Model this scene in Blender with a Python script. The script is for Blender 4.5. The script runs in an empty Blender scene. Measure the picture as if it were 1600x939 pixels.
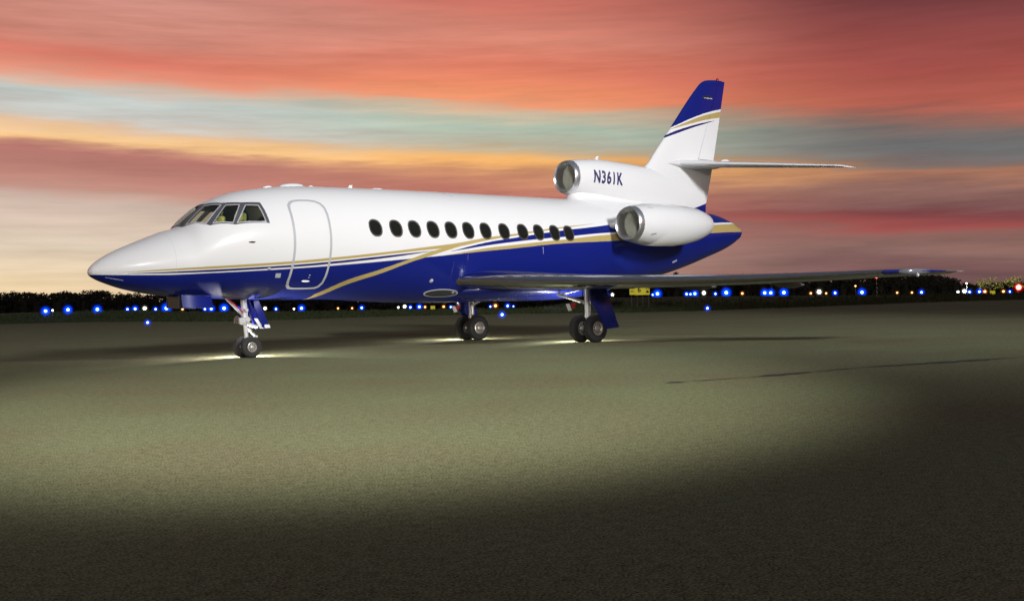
import bpy, math, random
from mathutils import Vector, Matrix
R = math.radians
random.seed(7)
sc = bpy.context.scene
COL = sc.collection

# ------------------------------------------------------------------ camera
CAM = Vector((-7.898, -21.246, 1.1023))
YAW, PITCH, ROLL, FPX = 0.720214, -0.001797, -0.0248858, 1735.5
fw = Vector((math.sin(YAW)*math.cos(PITCH), math.cos(YAW)*math.cos(PITCH), math.sin(PITCH)))
rt0 = Vector((math.cos(YAW), -math.sin(YAW), 0)); up0 = rt0.cross(fw)
rt = rt0*math.cos(ROLL) + up0*math.sin(ROLL); up = -rt0*math.sin(ROLL) + up0*math.cos(ROLL)
cd = bpy.data.cameras.new('camera'); cam = bpy.data.objects.new('camera', cd); COL.objects.link(cam)
M = Matrix((rt, up, -fw)).transposed().to_4x4(); M.translation = CAM; cam.matrix_world = M
cd.sensor_width = 36; cd.lens = FPX/1600*36; cd.clip_start = .1; cd.clip_end = 6000
sc.camera = cam
def bearing(px):                      # horizontal direction at an angle right of the optical axis
    a = YAW + math.atan((px-800)/FPX)
    return Vector((math.sin(a), math.cos(a), 0))
def horizon(px): return 466.4 - .02489*(px-800)

# ------------------------------------------------------------------ view, sky
sc.view_settings.view_transform = 'Standard'; sc.view_settings.look = 'None'
sc.view_settings.exposure = 0; sc.view_settings.gamma = 1
sc.cycles.use_denoising = True
sc.cycles.max_bounces = 8; sc.cycles.transparent_max_bounces = 16
sc.cycles.sample_clamp_indirect = 4.0
def lin(r, g, b):
    return tuple((c/255/12.92 if c/255 <= .04045 else ((c/255+.055)/1.055)**2.4) for c in (r, g, b)) + (1,)
world = bpy.data.worlds.new('World'); sc.world = world; world.use_nodes = True
nt = world.node_tree; nt.nodes.clear()
def N(tree, t, **kw):
    n = tree.nodes.new(t)
    for k, v in kw.items(): setattr(n, k, v)
    return n
def math_(tree, op, a, b=None, clamp=False):
    n = tree.nodes.new('ShaderNodeMath'); n.operation = op; n.use_clamp = clamp
    for i, v in enumerate((a, b)):
        if v is None: continue
        if isinstance(v, (int, float)): n.inputs[i].default_value = v
        else: tree.links.new(v, n.inputs[i])
    return n.outputs[0]
def vdot(tree, a, vec):
    n = tree.nodes.new('ShaderNodeVectorMath'); n.operation = 'DOT_PRODUCT'
    tree.links.new(a, n.inputs[0]); n.inputs[1].default_value = vec
    return n.outputs['Value']
def sky():
    L = nt.links
    d = N(nt, 'ShaderNodeTexCoord').outputs['Generated']
    dx = vdot(nt, d, (math.cos(YAW), -math.sin(YAW), 0)); dy = vdot(nt, d, (math.sin(YAW), math.cos(YAW), 0))
    dz = vdot(nt, d, (0, 0, 1))
    hor = math_(nt, 'SQRT', math_(nt, 'ADD', math_(nt, 'MULTIPLY', dx, dx), math_(nt, 'MULTIPLY', dy, dy)))
    hor = math_(nt, 'MAXIMUM', hor, .02)
    sx = math_(nt, 'DIVIDE', dx, hor)                     # sine of the bearing from the view axis
    el = math_(nt, 'MULTIPLY', math_(nt, 'DIVIDE', dz, hor), 1735.)
    # long thin cloud streaks
    def noise(scale, zscale, detail, rough, off):
        mp = N(nt, 'ShaderNodeMapping'); L.new(d, mp.inputs[0]); mp.inputs['Scale'].default_value = (scale, scale, zscale)
        mp.inputs['Location'].default_value = off; mp.inputs['Rotation'].default_value = (R(2.0), R(-2.5), 0)
        n = N(nt, 'ShaderNodeTexNoise'); L.new(mp.outputs[0], n.inputs['Vector'])
        n.inputs['Scale'].default_value = 1; n.inputs['Detail'].default_value = detail; n.inputs['Roughness'].default_value = rough
        return math_(nt, 'SUBTRACT', n.outputs['Fac'], .5)
    n1 = noise(2.2, 11, 4, .5, (3, 1, 0)); n2 = noise(5, 55, 6, .6, (0, 7, 2)); n3 = noise(9, 130, 5, .6, (5, 2, 9))
    q = math_(nt, 'ADD', math_(nt, 'ADD', el, 11.), math_(nt, 'MULTIPLY', sx, 121.))
    q = math_(nt, 'ADD', q, math_(nt, 'MULTIPLY', n1, 30.))
    q = math_(nt, 'ADD', q, math_(nt, 'MULTIPLY', n2, 58.))
    q = math_(nt, 'ADD', q, math_(nt, 'MULTIPLY', n3, 20.))
    q0, q1 = -60., 1300.
    t = math_(nt, 'DIVIDE', math_(nt, 'SUBTRACT', q, q0), q1-q0, True)
    def ramp(stops):
        r = N(nt, 'ShaderNodeValToRGB'); L.new(t, r.inputs[0]); e = r.color_ramp.elements
        stops = sorted(stops)
        e[0].position = (stops[0][0]-q0)/(q1-q0); e[0].color = lin(*stops[0][1])
        e[1].position = (stops[-1][0]-q0)/(q1-q0); e[1].color = lin(*stops[-1][1])
        for s, c in stops[1:-1]:
            k = e.new((s-q0)/(q1-q0)); k.color = lin(*c)
        return r.outputs[0]
    zen = [(640, (150, 112, 112)), (800, (112, 104, 110)), (1050, (94, 102, 112))]
    left = ramp([(-50, (240, 206, 158)), (0, (236, 208, 164)), (60, (222, 202, 178)), (122, (210, 184, 168)), (140, (200, 145, 128)), (168, (190, 124, 110)), (196, (182, 112, 102)),
                 (208, (205, 140, 112)), (219, (244, 192, 124)), (227, (244, 196, 134)), (238, (226, 188, 152)), (250, (202, 198, 190)), (284, (195, 204, 200)), (300, (212, 180, 160)), (314, (228, 138, 108)),
                 (332, (222, 112, 88)), (368, (202, 124, 104)), (437, (206, 136, 120)), (500, (196, 120, 110))] + zen)
    mid = ramp([(-50, (235, 170, 130)), (20, (215, 150, 125)), (80, (178, 138, 122)), (120, (170, 112, 100)), (150, (178, 100, 88)), (176, (190, 112, 92)), (204, (206, 138, 94)), (221, (248, 176, 84)), (229, (248, 180, 90)), (239, (206, 174, 130)),
                (252, (184, 180, 158)), (280, (172, 190, 170)), (304, (206, 182, 152)), (318, (236, 140, 88)), (334, (240, 132, 80)), (370, (224, 114, 82)), (420, (214, 126, 102)), (466, (206, 106, 86)), (540, (188, 98, 84))] + zen)
    right = ramp([(-50, (120, 84, 80)), (50, (110, 78, 80)), (80, (126, 88, 86)), (112, (140, 102, 94)), (134, (144, 92, 84)), (143, (158, 68, 64)), (158, (128, 62, 64)), (170, (126, 82, 80)), (204, (140, 98, 88)), (226, (172, 112, 82)), (236, (128, 106, 98)),
                  (256, (108, 110, 112)), (284, (118, 106, 102)), (300, (142, 96, 84)), (322, (180, 84, 64)), (372, (164, 68, 58)), (430, (142, 62, 58)), (490, (102, 50, 56))] +
                 [(640, (92, 64, 72)), (800, (84, 82, 92)), (1050, (80, 90, 102))])
    def smooth(x, a, b):
        m = N(nt, 'ShaderNodeMapRange'); m.interpolation_type = 'SMOOTHSTEP'
        L.new(x, m.inputs['Value']); m.inputs['From Min'].default_value = a; m.inputs['From Max'].default_value = b
        return m.outputs[0]
    # the glow lies left of the view: fade with the bearing away from it
    g = vdot(nt, d, (math.sin(YAW-R(40)), math.cos(YAW-R(40)), 0)); g = math_(nt, 'DIVIDE', g, hor)
    g = math_(nt, 'ADD', g, math_(nt, 'MULTIPLY', n1, .12))
    def mix(f, a, b):
        m = N(nt, 'ShaderNodeMix'); m.data_type = 'RGBA'; L.new(f, m.inputs[0]); L.new(a, m.inputs[6]); L.new(b, m.inputs[7]); return m.outputs[2]
    c = mix(smooth(g, math.cos(R(60)), math.cos(R(40))), right, mid)
    c = mix(smooth(g, math.cos(R(40)), math.cos(R(19))), c, left)
    # faint mottling inside the clouds
    hs = N(nt, 'ShaderNodeHueSaturation'); L.new(c, hs.inputs['Color']); hs.inputs['Saturation'].default_value = .92
    L.new(math_(nt, 'ADD', 1, math_(nt, 'MULTIPLY', math_(nt, 'ADD', n2, n3), .5)), hs.inputs['Value'])
    bg = N(nt, 'ShaderNodeBackground'); L.new(hs.outputs[0], bg.inputs[0]); bg.inputs[1].default_value = 1.0
    out = N(nt, 'ShaderNodeOutputWorld'); L.new(bg.outputs[0], out.inputs[0])
sky()

# ------------------------------------------------------------------ apron floodlights that light the jet (out of frame, beside and behind the camera)
def spot(name, loc, target, watts, angle, blend, radius, color=(1, .97, .93)):
    l = bpy.data.lights.new(name, 'SPOT'); o = bpy.data.objects.new(name, l); COL.objects.link(o)
    o.location = loc; o.rotation_euler = (Vector(target)-Vector(loc)).to_track_quat('-Z', 'Y').to_euler()
    l.energy = watts; l.spot_size = R(angle); l.spot_blend = blend; l.shadow_soft_size = radius; l.color = color
    return o
spot('apron_floodlight', (8.0, -60.0, 26.0), (8.0+60*.14, 0, 26-60*.26), 145000, 39, .6, 4.5, (.98, .985, 1))
spot('apron_floodlight', (-13.0, -29.5, 9.5), (-13.0+45*.48, -29.5+45*.877, 9.5-45*.165), 17000, 44, .6, 1.5, (1, .99, .95))
spot('apron_floodlight', (-11.0, -24.5, 14.0), (-0.4, -10.1, 0), 27000, 32.5, .7, .5, (1, .99, .90))

# ------------------------------------------------------------------ mesh helpers
def tag(o, label=None, cat=None, group=None, kind=None):
    for k, v in (('label', label), ('category', cat), ('group', group), ('kind', kind)):
        if v: o[k] = v
    return o
def obj(name, V, F, mat, parent=None, smooth=True, sharp=40, mats=None, fm=None):
    me = bpy.data.meshes.new(name); me.from_pydata([tuple(v) for v in V], [], F); me.validate(); me.update()
    for m in (mats or [mat]): me.materials.append(m)
    if fm and len(fm) == len(me.polygons): me.polygons.foreach_set('material_index', fm)
    if smooth:
        me.polygons.foreach_set('use_smooth', [True]*len(me.polygons)); me.set_sharp_from_angle(angle=R(sharp))
    o = bpy.data.objects.new(name, me); COL.objects.link(o)
    if parent: o.parent = parent
    return o
def empty(name, loc=(0, 0, 0)):
    o = bpy.data.objects.new(name, None); COL.objects.link(o); o.location = loc; o.empty_display_size = .3; return o
def pchip(T):
    X = [p[0] for p in T]; Y = [p[1] for p in T]; n = len(X)
    h = [X[i+1]-X[i] for i in range(n-1)]; d = [(Y[i+1]-Y[i])/h[i] for i in range(n-1)]
    m = [0.0]*n; m[0] = d[0]; m[-1] = d[-1]
    for i in range(1, n-1):
        if d[i-1]*d[i] > 0:
            w1 = 2*h[i]+h[i-1]; w2 = h[i]+2*h[i-1]; m[i] = (w1+w2)/(w1/d[i-1]+w2/d[i])
    def f(x):
        if x <= X[0]: return Y[0]
        if x >= X[-1]: return Y[-1]
        lo, hi = 0, n-1
        while hi-lo > 1:
            k = (lo+hi)//2
            if X[k] <= x: lo = k
            else: hi = k
        t = (x-X[lo])/h[lo]
        return (2*t**3-3*t*t+1)*Y[lo]+(t**3-2*t*t+t)*h[lo]*m[lo]+(3*t*t-2*t**3)*Y[lo+1]+(t**3-t*t)*h[lo]*m[lo+1]
    return f
def grid_faces(nu, nv, close_v=False, off=0):
    F = []
    for i in range(nu-1):
        for j in range(nv if close_v else nv-1):
            a = off+i*nv+j; b = off+i*nv+(j+1) % nv
            F.append((a, b, b+nv, a+nv))
    return F
def loft(rings, cap0=True, cap1=True):
    n = len(rings[0]); V = [p for r in rings for p in r]; F = grid_faces(len(rings), n, True)
    if cap0: F.append(tuple(range(n))[::-1])
    if cap1: F.append(tuple(range((len(rings)-1)*n, len(rings)*n)))
    return V, F
def join(*parts):
    V, F = [], []
    for v, f in parts:
        o = len(V); V += list(v); F += [tuple(i+o for i in q) for q in f]
    return V, F
def tube(p, q, r0, r1=None, n=12, cap=True):
    p, q = Vector(p), Vector(q); r1 = r0 if r1 is None else r1; d = (q-p).normalized()
    a = d.orthogonal().normalized(); b = d.cross(a)
    return loft([[tuple(c+a*r*math.cos(t*2*math.pi/n)+b*r*math.sin(t*2*math.pi/n)) for t in range(n)] for c, r in ((p, r0), (q, r1))], cap, cap)
def path_tube(pts, r, n=8):
    pts = [Vector(p) for p in pts]; rings = []
    for i, p in enumerate(pts):
        d = (pts[min(i+1, len(pts)-1)]-pts[max(i-1, 0)]).normalized(); a = d.cross(Vector((0.31, .2, .93))).normalized(); b = d.cross(a)
        rr = r[i] if isinstance(r, (list, tuple)) else r
        rings.append([tuple(p+a*rr*math.cos(t*2*math.pi/n)+b*rr*math.sin(t*2*math.pi/n)) for t in range(n)])
    return loft(rings)
def lathe(prof, c, axis='Y', n=40):
    """prof: [(offset along the axis, radius)]"""
    V = []
    for s, r in prof:
        for k in range(n):
            t = k*2*math.pi/n
            if axis == 'Y': V.append((c[0]+r*math.cos(t), c[1]+s, c[2]+r*math.sin(t)))
            elif axis == 'X': V.append((c[0]+s, c[1]+r*math.cos(t), c[2]+r*math.sin(t)))
            else: V.append((c[0]+r*math.cos(t), c[1]+r*math.sin(t), c[2]+s))
    return V, grid_faces(len(prof), n, True)
def box(c, s, rz=0, tilt=None):
    x, y, z = s[0]/2, s[1]/2, s[2]/2; P = []
    for sx, sy, sz in ((-1,-1,-1),(1,-1,-1),(1,1,-1),(-1,1,-1),(-1,-1,1),(1,-1,1),(1,1,1),(-1,1,1)):
        v = Vector((sx*x, sy*y, sz*z))
        if tilt: v = Matrix.Rotation(tilt, 3, 'Y') @ v
        v = Matrix.Rotation(rz, 3, 'Z') @ v
        P.append(tuple(v+Vector(c)))
    return P, [(0,3,2,1),(4,5,6,7),(0,1,5,4),(1,2,6,5),(2,3,7,6),(3,0,4,7)]
def plate(poly, th, bev=.012):
    """a flat panel of thickness th from a polygon of 3D points, edges softened"""
    P = [Vector(p) for p in poly]; n = (P[1]-P[0]).cross(P[2]-P[0]).normalized(); c = sum(P, Vector())/len(P)
    ins = [p+(c-p).normalized()*bev for p in P]
    rings = [[tuple(p-n*th/2) for p in ins], [tuple(p-n*(th/2-bev*.6)) for p in P], [tuple(p+n*(th/2-bev*.6)) for p in P], [tuple(p+n*th/2) for p in ins]]
    return loft(rings)

# ------------------------------------------------------------------ materials
def mat_new(name):
    m = bpy.data.materials.new(name); m.use_nodes = True; t = m.node_tree
    return m, t, t.nodes['Principled BSDF']
def simple(name, col, rough=.5, metal=0, coat=0, spec=.5, var=.0, vscale=8., bump=0., bscale=40.):
    m, t, b = mat_new(name)
    b.inputs['Base Color'].default_value = tuple(col)+(1,); b.inputs['Roughness'].default_value = rough
    b.inputs['Metallic'].default_value = metal; b.inputs['Coat Weight'].default_value = coat; b.inputs['Coat Roughness'].default_value = .06
    b.inputs['Specular IOR Level'].default_value = spec
    tc = N(t, 'ShaderNodeTexCoord')
    if var:
        n = N(t, 'ShaderNodeTexNoise'); t.links.new(tc.outputs['Object'], n.inputs['Vector']); n.inputs['Scale'].default_value = vscale; n.inputs['Detail'].default_value = 5
        h = N(t, 'ShaderNodeHueSaturation'); h.inputs['Color'].default_value = tuple(col)+(1,)
        t.links.new(math_(t, 'ADD', 1-var, math_(t, 'MULTIPLY', n.outputs['Fac'], 2*var)), h.inputs['Value']); t.links.new(h.outputs[0], b.inputs['Base Color'])
        t.links.new(math_(t, 'ADD', rough-.06, math_(t, 'MULTIPLY', n.outputs['Fac'], .12)), b.inputs['Roughness'])
    if bump:
        n = N(t, 'ShaderNodeTexNoise'); t.links.new(tc.outputs['Object'], n.inputs['Vector']); n.inputs['Scale'].default_value = bscale; n.inputs['Detail'].default_value = 4
        bp = N(t, 'ShaderNodeBump'); bp.inputs['Strength'].default_value = bump; bp.inputs['Distance'].default_value = .02
        t.links.new(n.outputs['Fac'], bp.inputs['Height']); t.links.new(bp.outputs[0], b.inputs['Normal'])
    return m
WHITE = (.80, .80, .80); BLUE = (.006, .014, .18); NAVY = (.020, .016, .13); GOLD = (.47, .36, .13)
def emit(name, col, s):
    m, t, b = mat_new(name); b.inputs['Base Color'].default_value = (0, 0, 0, 1)
    b.inputs['Emission Color'].default_value = tuple(col)+(1,); b.inputs['Emission Strength'].default_value = s; return m
def livery(name, base, layers, zmax=8.0, xmax=21.0, rough=.28):
    """paint scheme drawn on the skin: base colour, then (lower curve, upper curve, colour) bands, curves as z over x"""
    m, t, b = mat_new(name); L = t.links
    sx = N(t, 'ShaderNodeSeparateXYZ'); L.new(N(t, 'ShaderNodeTexCoord').outputs['Object'], sx.inputs[0])
    xn = math_(t, 'DIVIDE', sx.outputs['X'], xmax); zz = sx.outputs['Z']
    def curve(pts):
        f = pchip(pts); n = N(t, 'ShaderNodeFloatCurve'); c = n.mapping.curves[0]; k = 60
        x0, x1 = pts[0][0], pts[-1][0]
        P = [(x0+(x1-x0)*i/k) for i in range(k+1)]
        c.points[0].location = (P[0]/xmax, f(P[0])/zmax); c.points[1].location = (P[-1]/xmax, f(P[-1])/zmax)
        for x in P[1:-1]: c.points.new(x/xmax, f(x)/zmax)
        for p in c.points: p.handle_type = 'VECTOR'
        n.mapping.extend = 'HORIZONTAL'; n.mapping.update(); L.new(xn, n.inputs['Value'])
        return math_(t, 'MULTIPLY', n.outputs[0], zmax)
    col = N(t, 'ShaderNodeRGB'); col.outputs[0].default_value = tuple(base)+(1,); cur = col.outputs[0]
    edge = .004
    def step(v):
        mr = N(t, 'ShaderNodeMapRange'); L.new(v, mr.inputs[0]); mr.inputs[1].default_value = -edge; mr.inputs[2].default_value = edge; return mr.outputs[0]
    for lo, hi, c in layers:
        f = None
        if lo: f = step(math_(t, 'SUBTRACT', zz, curve(lo)))
        if hi:
            g = step(math_(t, 'SUBTRACT', curve(hi), zz)); f = g if f is None else math_(t, 'MINIMUM', f, g)
        xs = [p[0] for p in (lo or hi)]
        if xs[0] > .05: f = math_(t, 'MULTIPLY', f, math_(t, 'GREATER_THAN', sx.outputs['X'], xs[0]))
        if xs[-1] < 20: f = math_(t, 'MULTIPLY', f, math_(t, 'LESS_THAN', sx.outputs['X'], xs[-1]))
        mx = N(t, 'ShaderNodeMix'); mx.data_type = 'RGBA'; L.new(f, mx.inputs[0]); L.new(cur, mx.inputs[6]); mx.inputs[7].default_value = tuple(c)+(1,); cur = mx.outputs[2]
    n = N(t, 'ShaderNodeTexNoise'); L.new(N(t, 'ShaderNodeTexCoord').outputs['Object'], n.inputs['Vector']); n.inputs['Scale'].default_value = 1.3; n.inputs['Detail'].default_value = 6
    h = N(t, 'ShaderNodeHueSaturation'); L.new(cur, h.inputs['Color']); L.new(math_(t, 'ADD', .985, math_(t, 'MULTIPLY', n.outputs['Fac'], .03)), h.inputs['Value'])
    L.new(h.outputs[0], b.inputs['Base Color'])
    L.new(math_(t, 'ADD', rough-.015, math_(t, 'MULTIPLY', n.outputs['Fac'], .03)), b.inputs['Roughness'])
    b.inputs['Coat Weight'].default_value = .12; b.inputs['Coat Roughness'].default_value = .08; b.inputs['Specular IOR Level'].default_value = .22
    # skin panels are never quite flat
    n2 = N(t, 'ShaderNodeTexNoise'); L.new(N(t, 'ShaderNodeTexCoord').outputs['Object'], n2.inputs['Vector']); n2.inputs['Scale'].default_value = 2.2
    bp = N(t, 'ShaderNodeBump'); bp.inputs['Strength'].default_value = .04; bp.inputs['Distance'].default_value = .02; L.new(n2.outputs['Fac'], bp.inputs['Height'])
    L.new(bp.outputs[0], b.inputs['Normal']); L.new(bp.outputs[0], b.inputs['Coat Normal'])
    return m
L0 = [(0, 1.752), (.5, 1.732), (1.346, 1.722), (1.864, 1.742), (2.752, 1.776), (3.772, 1.827), (5.057, 1.91), (6.337, 2.01), (6.788, 2.047), (7.244, 2.085), (7.914, 2.143), (8.957, 2.24), (9.745, 2.304), (10.733, 2.396), (11.418, 2.449), (12.641, 2.509), (13.306, 2.543), (16, 2.72), (18.377, 2.895), (20.3, 2.99)]
G2 = [(7.70, 2.125), (8.952, 2.307), (9.743, 2.384), (10.737, 2.48), (11.426, 2.54), (12.665, 2.663), (13.338, 2.713), (16, 2.95), (18.293, 3.13), (20.3, 3.235)]
N2B = [(7.84, 2.210), (8.95, 2.366), (9.745, 2.457), (10.744, 2.554), (11.436, 2.608), (12.679, 2.72), (13.353, 2.766), (16, 3.005), (18.336, 3.185), (20.3, 3.29)]
N2T = [(7.84, 2.216), (8.952, 2.441), (9.753, 2.551), (10.767, 2.688), (11.475, 2.776), (12.747, 2.907), (13.454, 2.996), (15, 3.16), (16.6, 3.4), (17.8, 3.62), (18.6, 3.84), (20.3, 4.2)]
PAINT = livery('blue_white_gold_paint', WHITE, [
    (None, L0, BLUE),
    ([(7.70, 2.122)] + [p for p in L0 if p[0] > 7.8], G2, GOLD),
    ([(.599, 1.754), (1.25, 1.755), (3.763, 1.858), (5.045, 1.955), (6.324, 2.084), (7.352, 2.219)], [(.599, 1.76), (1.247, 1.781), (3.753, 1.9), (5.035, 2.003), (6.317, 2.128), (7.352, 2.224)], NAVY),
    (N2B, N2T, BLUE),
    ([(.442, 1.783), (1.245, 1.802), (3.748, 1.924), (5.03, 2.029), (6.313, 2.156), (7.224, 2.246), (7.898, 2.303), (8.954, 2.485), (9.759, 2.598), (10.78, 2.74), (11.494, 2.832), (12.641, 2.975)],
     [(.442, 1.785), (1.242, 1.834), (3.737, 1.975), (5.021, 2.084), (6.307, 2.212), (7.22, 2.313), (7.897, 2.387), (8.96, 2.553), (9.768, 2.648), (10.792, 2.782), (11.506, 2.867), (12.641, 2.98)], GOLD),
    ([(4.65, 1.17), (5.248, 1.484), (5.985, 1.713), (6.801, 1.986), (7.241, 2.103), (7.709, 2.228), (8.1, 2.332)], [(4.483, 1.20), (5.191, 1.573), (5.951, 1.8), (6.786, 2.057), (7.229, 2.193), (7.513, 2.261), (7.897, 2.343), (8.1, 2.38)], GOLD)])
FINPAINT = livery('fin_paint', WHITE, [
    ([(16.5, 5.69), (17.046, 5.961), (17.917, 6.305), (18.612, 6.524), (19.474, 6.73), (20.3, 6.9)], None, BLUE),
    ([(17.0, 5.90), (17.188, 5.954), (17.912, 6.15), (18.604, 6.317), (19.386, 6.459), (20.3, 6.6)], [(17.0, 5.905), (17.19, 5.985), (17.915, 6.251), (18.609, 6.462), (19.44, 6.652), (20.3, 6.83)], GOLD),
    ([(16.4, 5.52), (16.735, 5.638), (17.906, 6.013), (18.608, 6.206), (19.071, 6.33)], [(16.4, 5.6), (16.6, 5.64), (16.791, 5.711), (17.012, 5.809), (17.909, 6.082), (18.6, 6.245), (19.071, 6.338)], NAVY),
    (None, [(17, 3.40), (17.809, 3.619), (18.623, 3.841), (20.3, 4.3)], BLUE)])
WPAINT = simple('white_paint', WHITE, .22, coat=.5, var=.03, vscale=1.5)
BPAINT = simple('blue_paint', BLUE, .28, coat=.2, var=.05, vscale=2)
CHROME = simple('polished_metal', (.42, .42, .46), .17, 1, var=.06, vscale=5)
DULLM = simple('duct_metal', (.70, .72, .62), .5, 0, var=.08)
STEEL = simple('gear_white', (.66, .66, .66), .35, .3, var=.1, vscale=20)
DARKM = simple('dark_metal', (.04, .04, .045), .4, .6)
BRUSHED = simple('brushed_metal', (.62, .62, .63), .42, .8, var=.06, vscale=5)
TYRE = simple('tyre_rubber', (.018, .018, .017), .75, var=.25, vscale=25, bump=.2, bscale=90)
WHEEL = simple('wheel_alloy', (.55, .54, .50), .35, .7, var=.12, vscale=30)
HOLE = simple('dark_hole', (.01, .01, .01), .8)
SEAL = simple('door_seal_grey', (.46, .47, .50), .4, var=.05)
FRAMEG = simple('window_frame_grey', (.12, .12, .14), .35, .3, var=.1, vscale=12)
PANE = simple('cabin_pane', (.012, .013, .010), .12, spec=.4)
PFRAME = simple('cabin_window_rim', (.055, .05, .045), .4)
RED = simple('red_paint', (.5, .02, .015), .5)
SEAT = simple('seat_leather', (.34, .36, .13), .6, var=.15)
BLACK = simple('black_plastic', (.012, .012, .012), .6)
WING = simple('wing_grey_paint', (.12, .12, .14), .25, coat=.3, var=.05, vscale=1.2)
def glass_mat(name, tint, w):
    m, t, b = mat_new(name); t.nodes.remove(b); out = t.nodes['Material Output']
    tr = N(t, 'ShaderNodeBsdfTransparent'); tr.inputs[0].default_value = tint+(1,)
    gl = N(t, 'ShaderNodeBsdfGlossy'); gl.inputs['Roughness'].default_value = .03; gl.inputs[0].default_value = (.9, .9, .9, 1)
    mx = N(t, 'ShaderNodeMixShader'); mx.inputs[0].default_value = w
    t.links.new(tr.outputs[0], mx.inputs[1]); t.links.new(gl.outputs[0], mx.inputs[2]); t.links.new(mx.outputs[0], out.inputs[0]); return m
GLASS = glass_mat('cockpit_glass', (.75, .78, .70), .10)
LENS = glass_mat('light_lens', (.8, .82, .85), .25)

# ------------------------------------------------------------------ ground
def ground_mat(name, cols, scales, rough, bump, bscale, spec=.3):
    m, t, b = mat_new(name); L = t.links; tc = N(t, 'ShaderNodeTexCoord').outputs['Object']
    def noise(s, det=5, ro=.6):
        n = N(t, 'ShaderNodeTexNoise'); L.new(tc, n.inputs['Vector']); n.inputs['Scale'].default_value = s; n.inputs['Detail'].default_value = det; n.inputs['Roughness'].default_value = ro; return n.outputs['Fac']
    r = N(t, 'ShaderNodeValToRGB'); L.new(noise(scales[0]), r.inputs[0]); e = r.color_ramp.elements
    e[0].position = .36; e[0].color = cols[0]+(1,); e[1].position = .66; e[1].color = cols[1]+(1,)
    h = N(t, 'ShaderNodeHueSaturation'); L.new(r.outputs[0], h.inputs['Color'])
    v = math_(t, 'ADD', math_(t, 'MULTIPLY', noise(scales[1], 2), 3.6), math_(t, 'MULTIPLY', noise(scales[2], 4), 1.2))
    L.new(math_(t, 'MAXIMUM', math_(t, 'SUBTRACT', v, 1.4), .15), h.inputs['Value']); L.new(h.outputs[0], b.inputs['Base Color'])
    b.inputs['Roughness'].default_value = rough; b.inputs['Specular IOR Level'].default_value = spec
    bp = N(t, 'ShaderNodeBump'); bp.inputs['Strength'].default_value = bump; bp.inputs['Distance'].default_value = .02
    L.new(math_(t, 'ADD', noise(bscale, 3), math_(t, 'MULTIPLY', noise(bscale*.25, 2), .8)), bp.inputs['Height']); L.new(bp.outputs[0], b.inputs['Normal'])
    return m
ASPHALT = ground_mat('worn_asphalt', ((.162, .150, .086), (.168, .184, .100)), (.30, 75, 14), 1.0, .8, 70, .08)
GRASSG = ground_mat('grass_ground', ((.026, .046, .012), (.055, .075, .024)), (.2, 4, 1.2), .95, .6, 6, .1)
EDGE = pchip([(-400, 112), (100, 103), (400, 80), (600, 84), (800, 80), (1000, 73), (1250, 80), (1500, 95), (2000, 105)])
KK = pchip([(-200, 3), (75, 3.0), (200, 5.5), (330, 8.5), (470, 11.5), (560, 12.6), (650, 13.6), (800, 15.5), (850, 13.5), (900, 7), (950, 3.0), (1100, 4.2), (1300, 7.8), (1430, 9.8), (1580, 11.5), (1800, 12)])
def azpx(x, y):
    a = math.atan2(x-CAM.x, y-CAM.y)-YAW
    while a < -math.pi: a += 2*math.pi
    while a > math.pi: a -= 2*math.pi
    return 800+FPX*math.tan(max(-.75, min(.75, a)))
def sstep(a, b, x):
    t = max(0, min(1, (x-a)/(b-a))); return t*t*(3-2*t)
def terrain(x, y):
    d = math.hypot(x-CAM.x, y-CAM.y); px = azpx(x, y); D = EDGE(px)
    dd = min(d, 620); zt = CAM.z-KK(px)*dd/FPX
    return -.02+(zt+.02)*sstep(D-2, max(106, D+10), d)
V, F = [], []
az = [YAW+R(a) for a in [-180+6*i for i in range(25)] + [-33+.5*i for i in range(133)] + [36+6*i for i in range(24)]]
ds = [60, 66, 70, 74, 78, 82, 86, 90, 94, 98, 102, 106, 112, 120, 135, 160, 200, 280, 400, 520, 620, 900, 1600, 4500]
for d in ds:
    for a in az:
        x, y = CAM.x+d*math.sin(a), CAM.y+d*math.cos(a)
        V.append((x, y, terrain(x, y)))
F = grid_faces(len(ds), len(az), True)
c = len(V); V.append((CAM.x, CAM.y, -.02)); F += [(c, (i+1) % len(az), i) for i in range(len(az))]
tag(obj('grass_field', V, F, GRASSG), kind='structure')
V = [(CAM.x, CAM.y, 0)]
angs = [2*math.pi*i/900 for i in range(900)]
for a in angs:
    x, y = CAM.x+math.sin(a), CAM.y+math.cos(a)
    d = EDGE(azpx(x, y))+1.2*math.sin(a*90)+.8*math.sin(a*233+1)+random.uniform(-.6, .6)
    V.append((CAM.x+d*math.sin(a), CAM.y+d*math.cos(a), 0))
tag(obj('apron', V, [(0, i+1, (i+1) % 900+1) for i in range(900)], ASPHALT), kind='structure')

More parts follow.
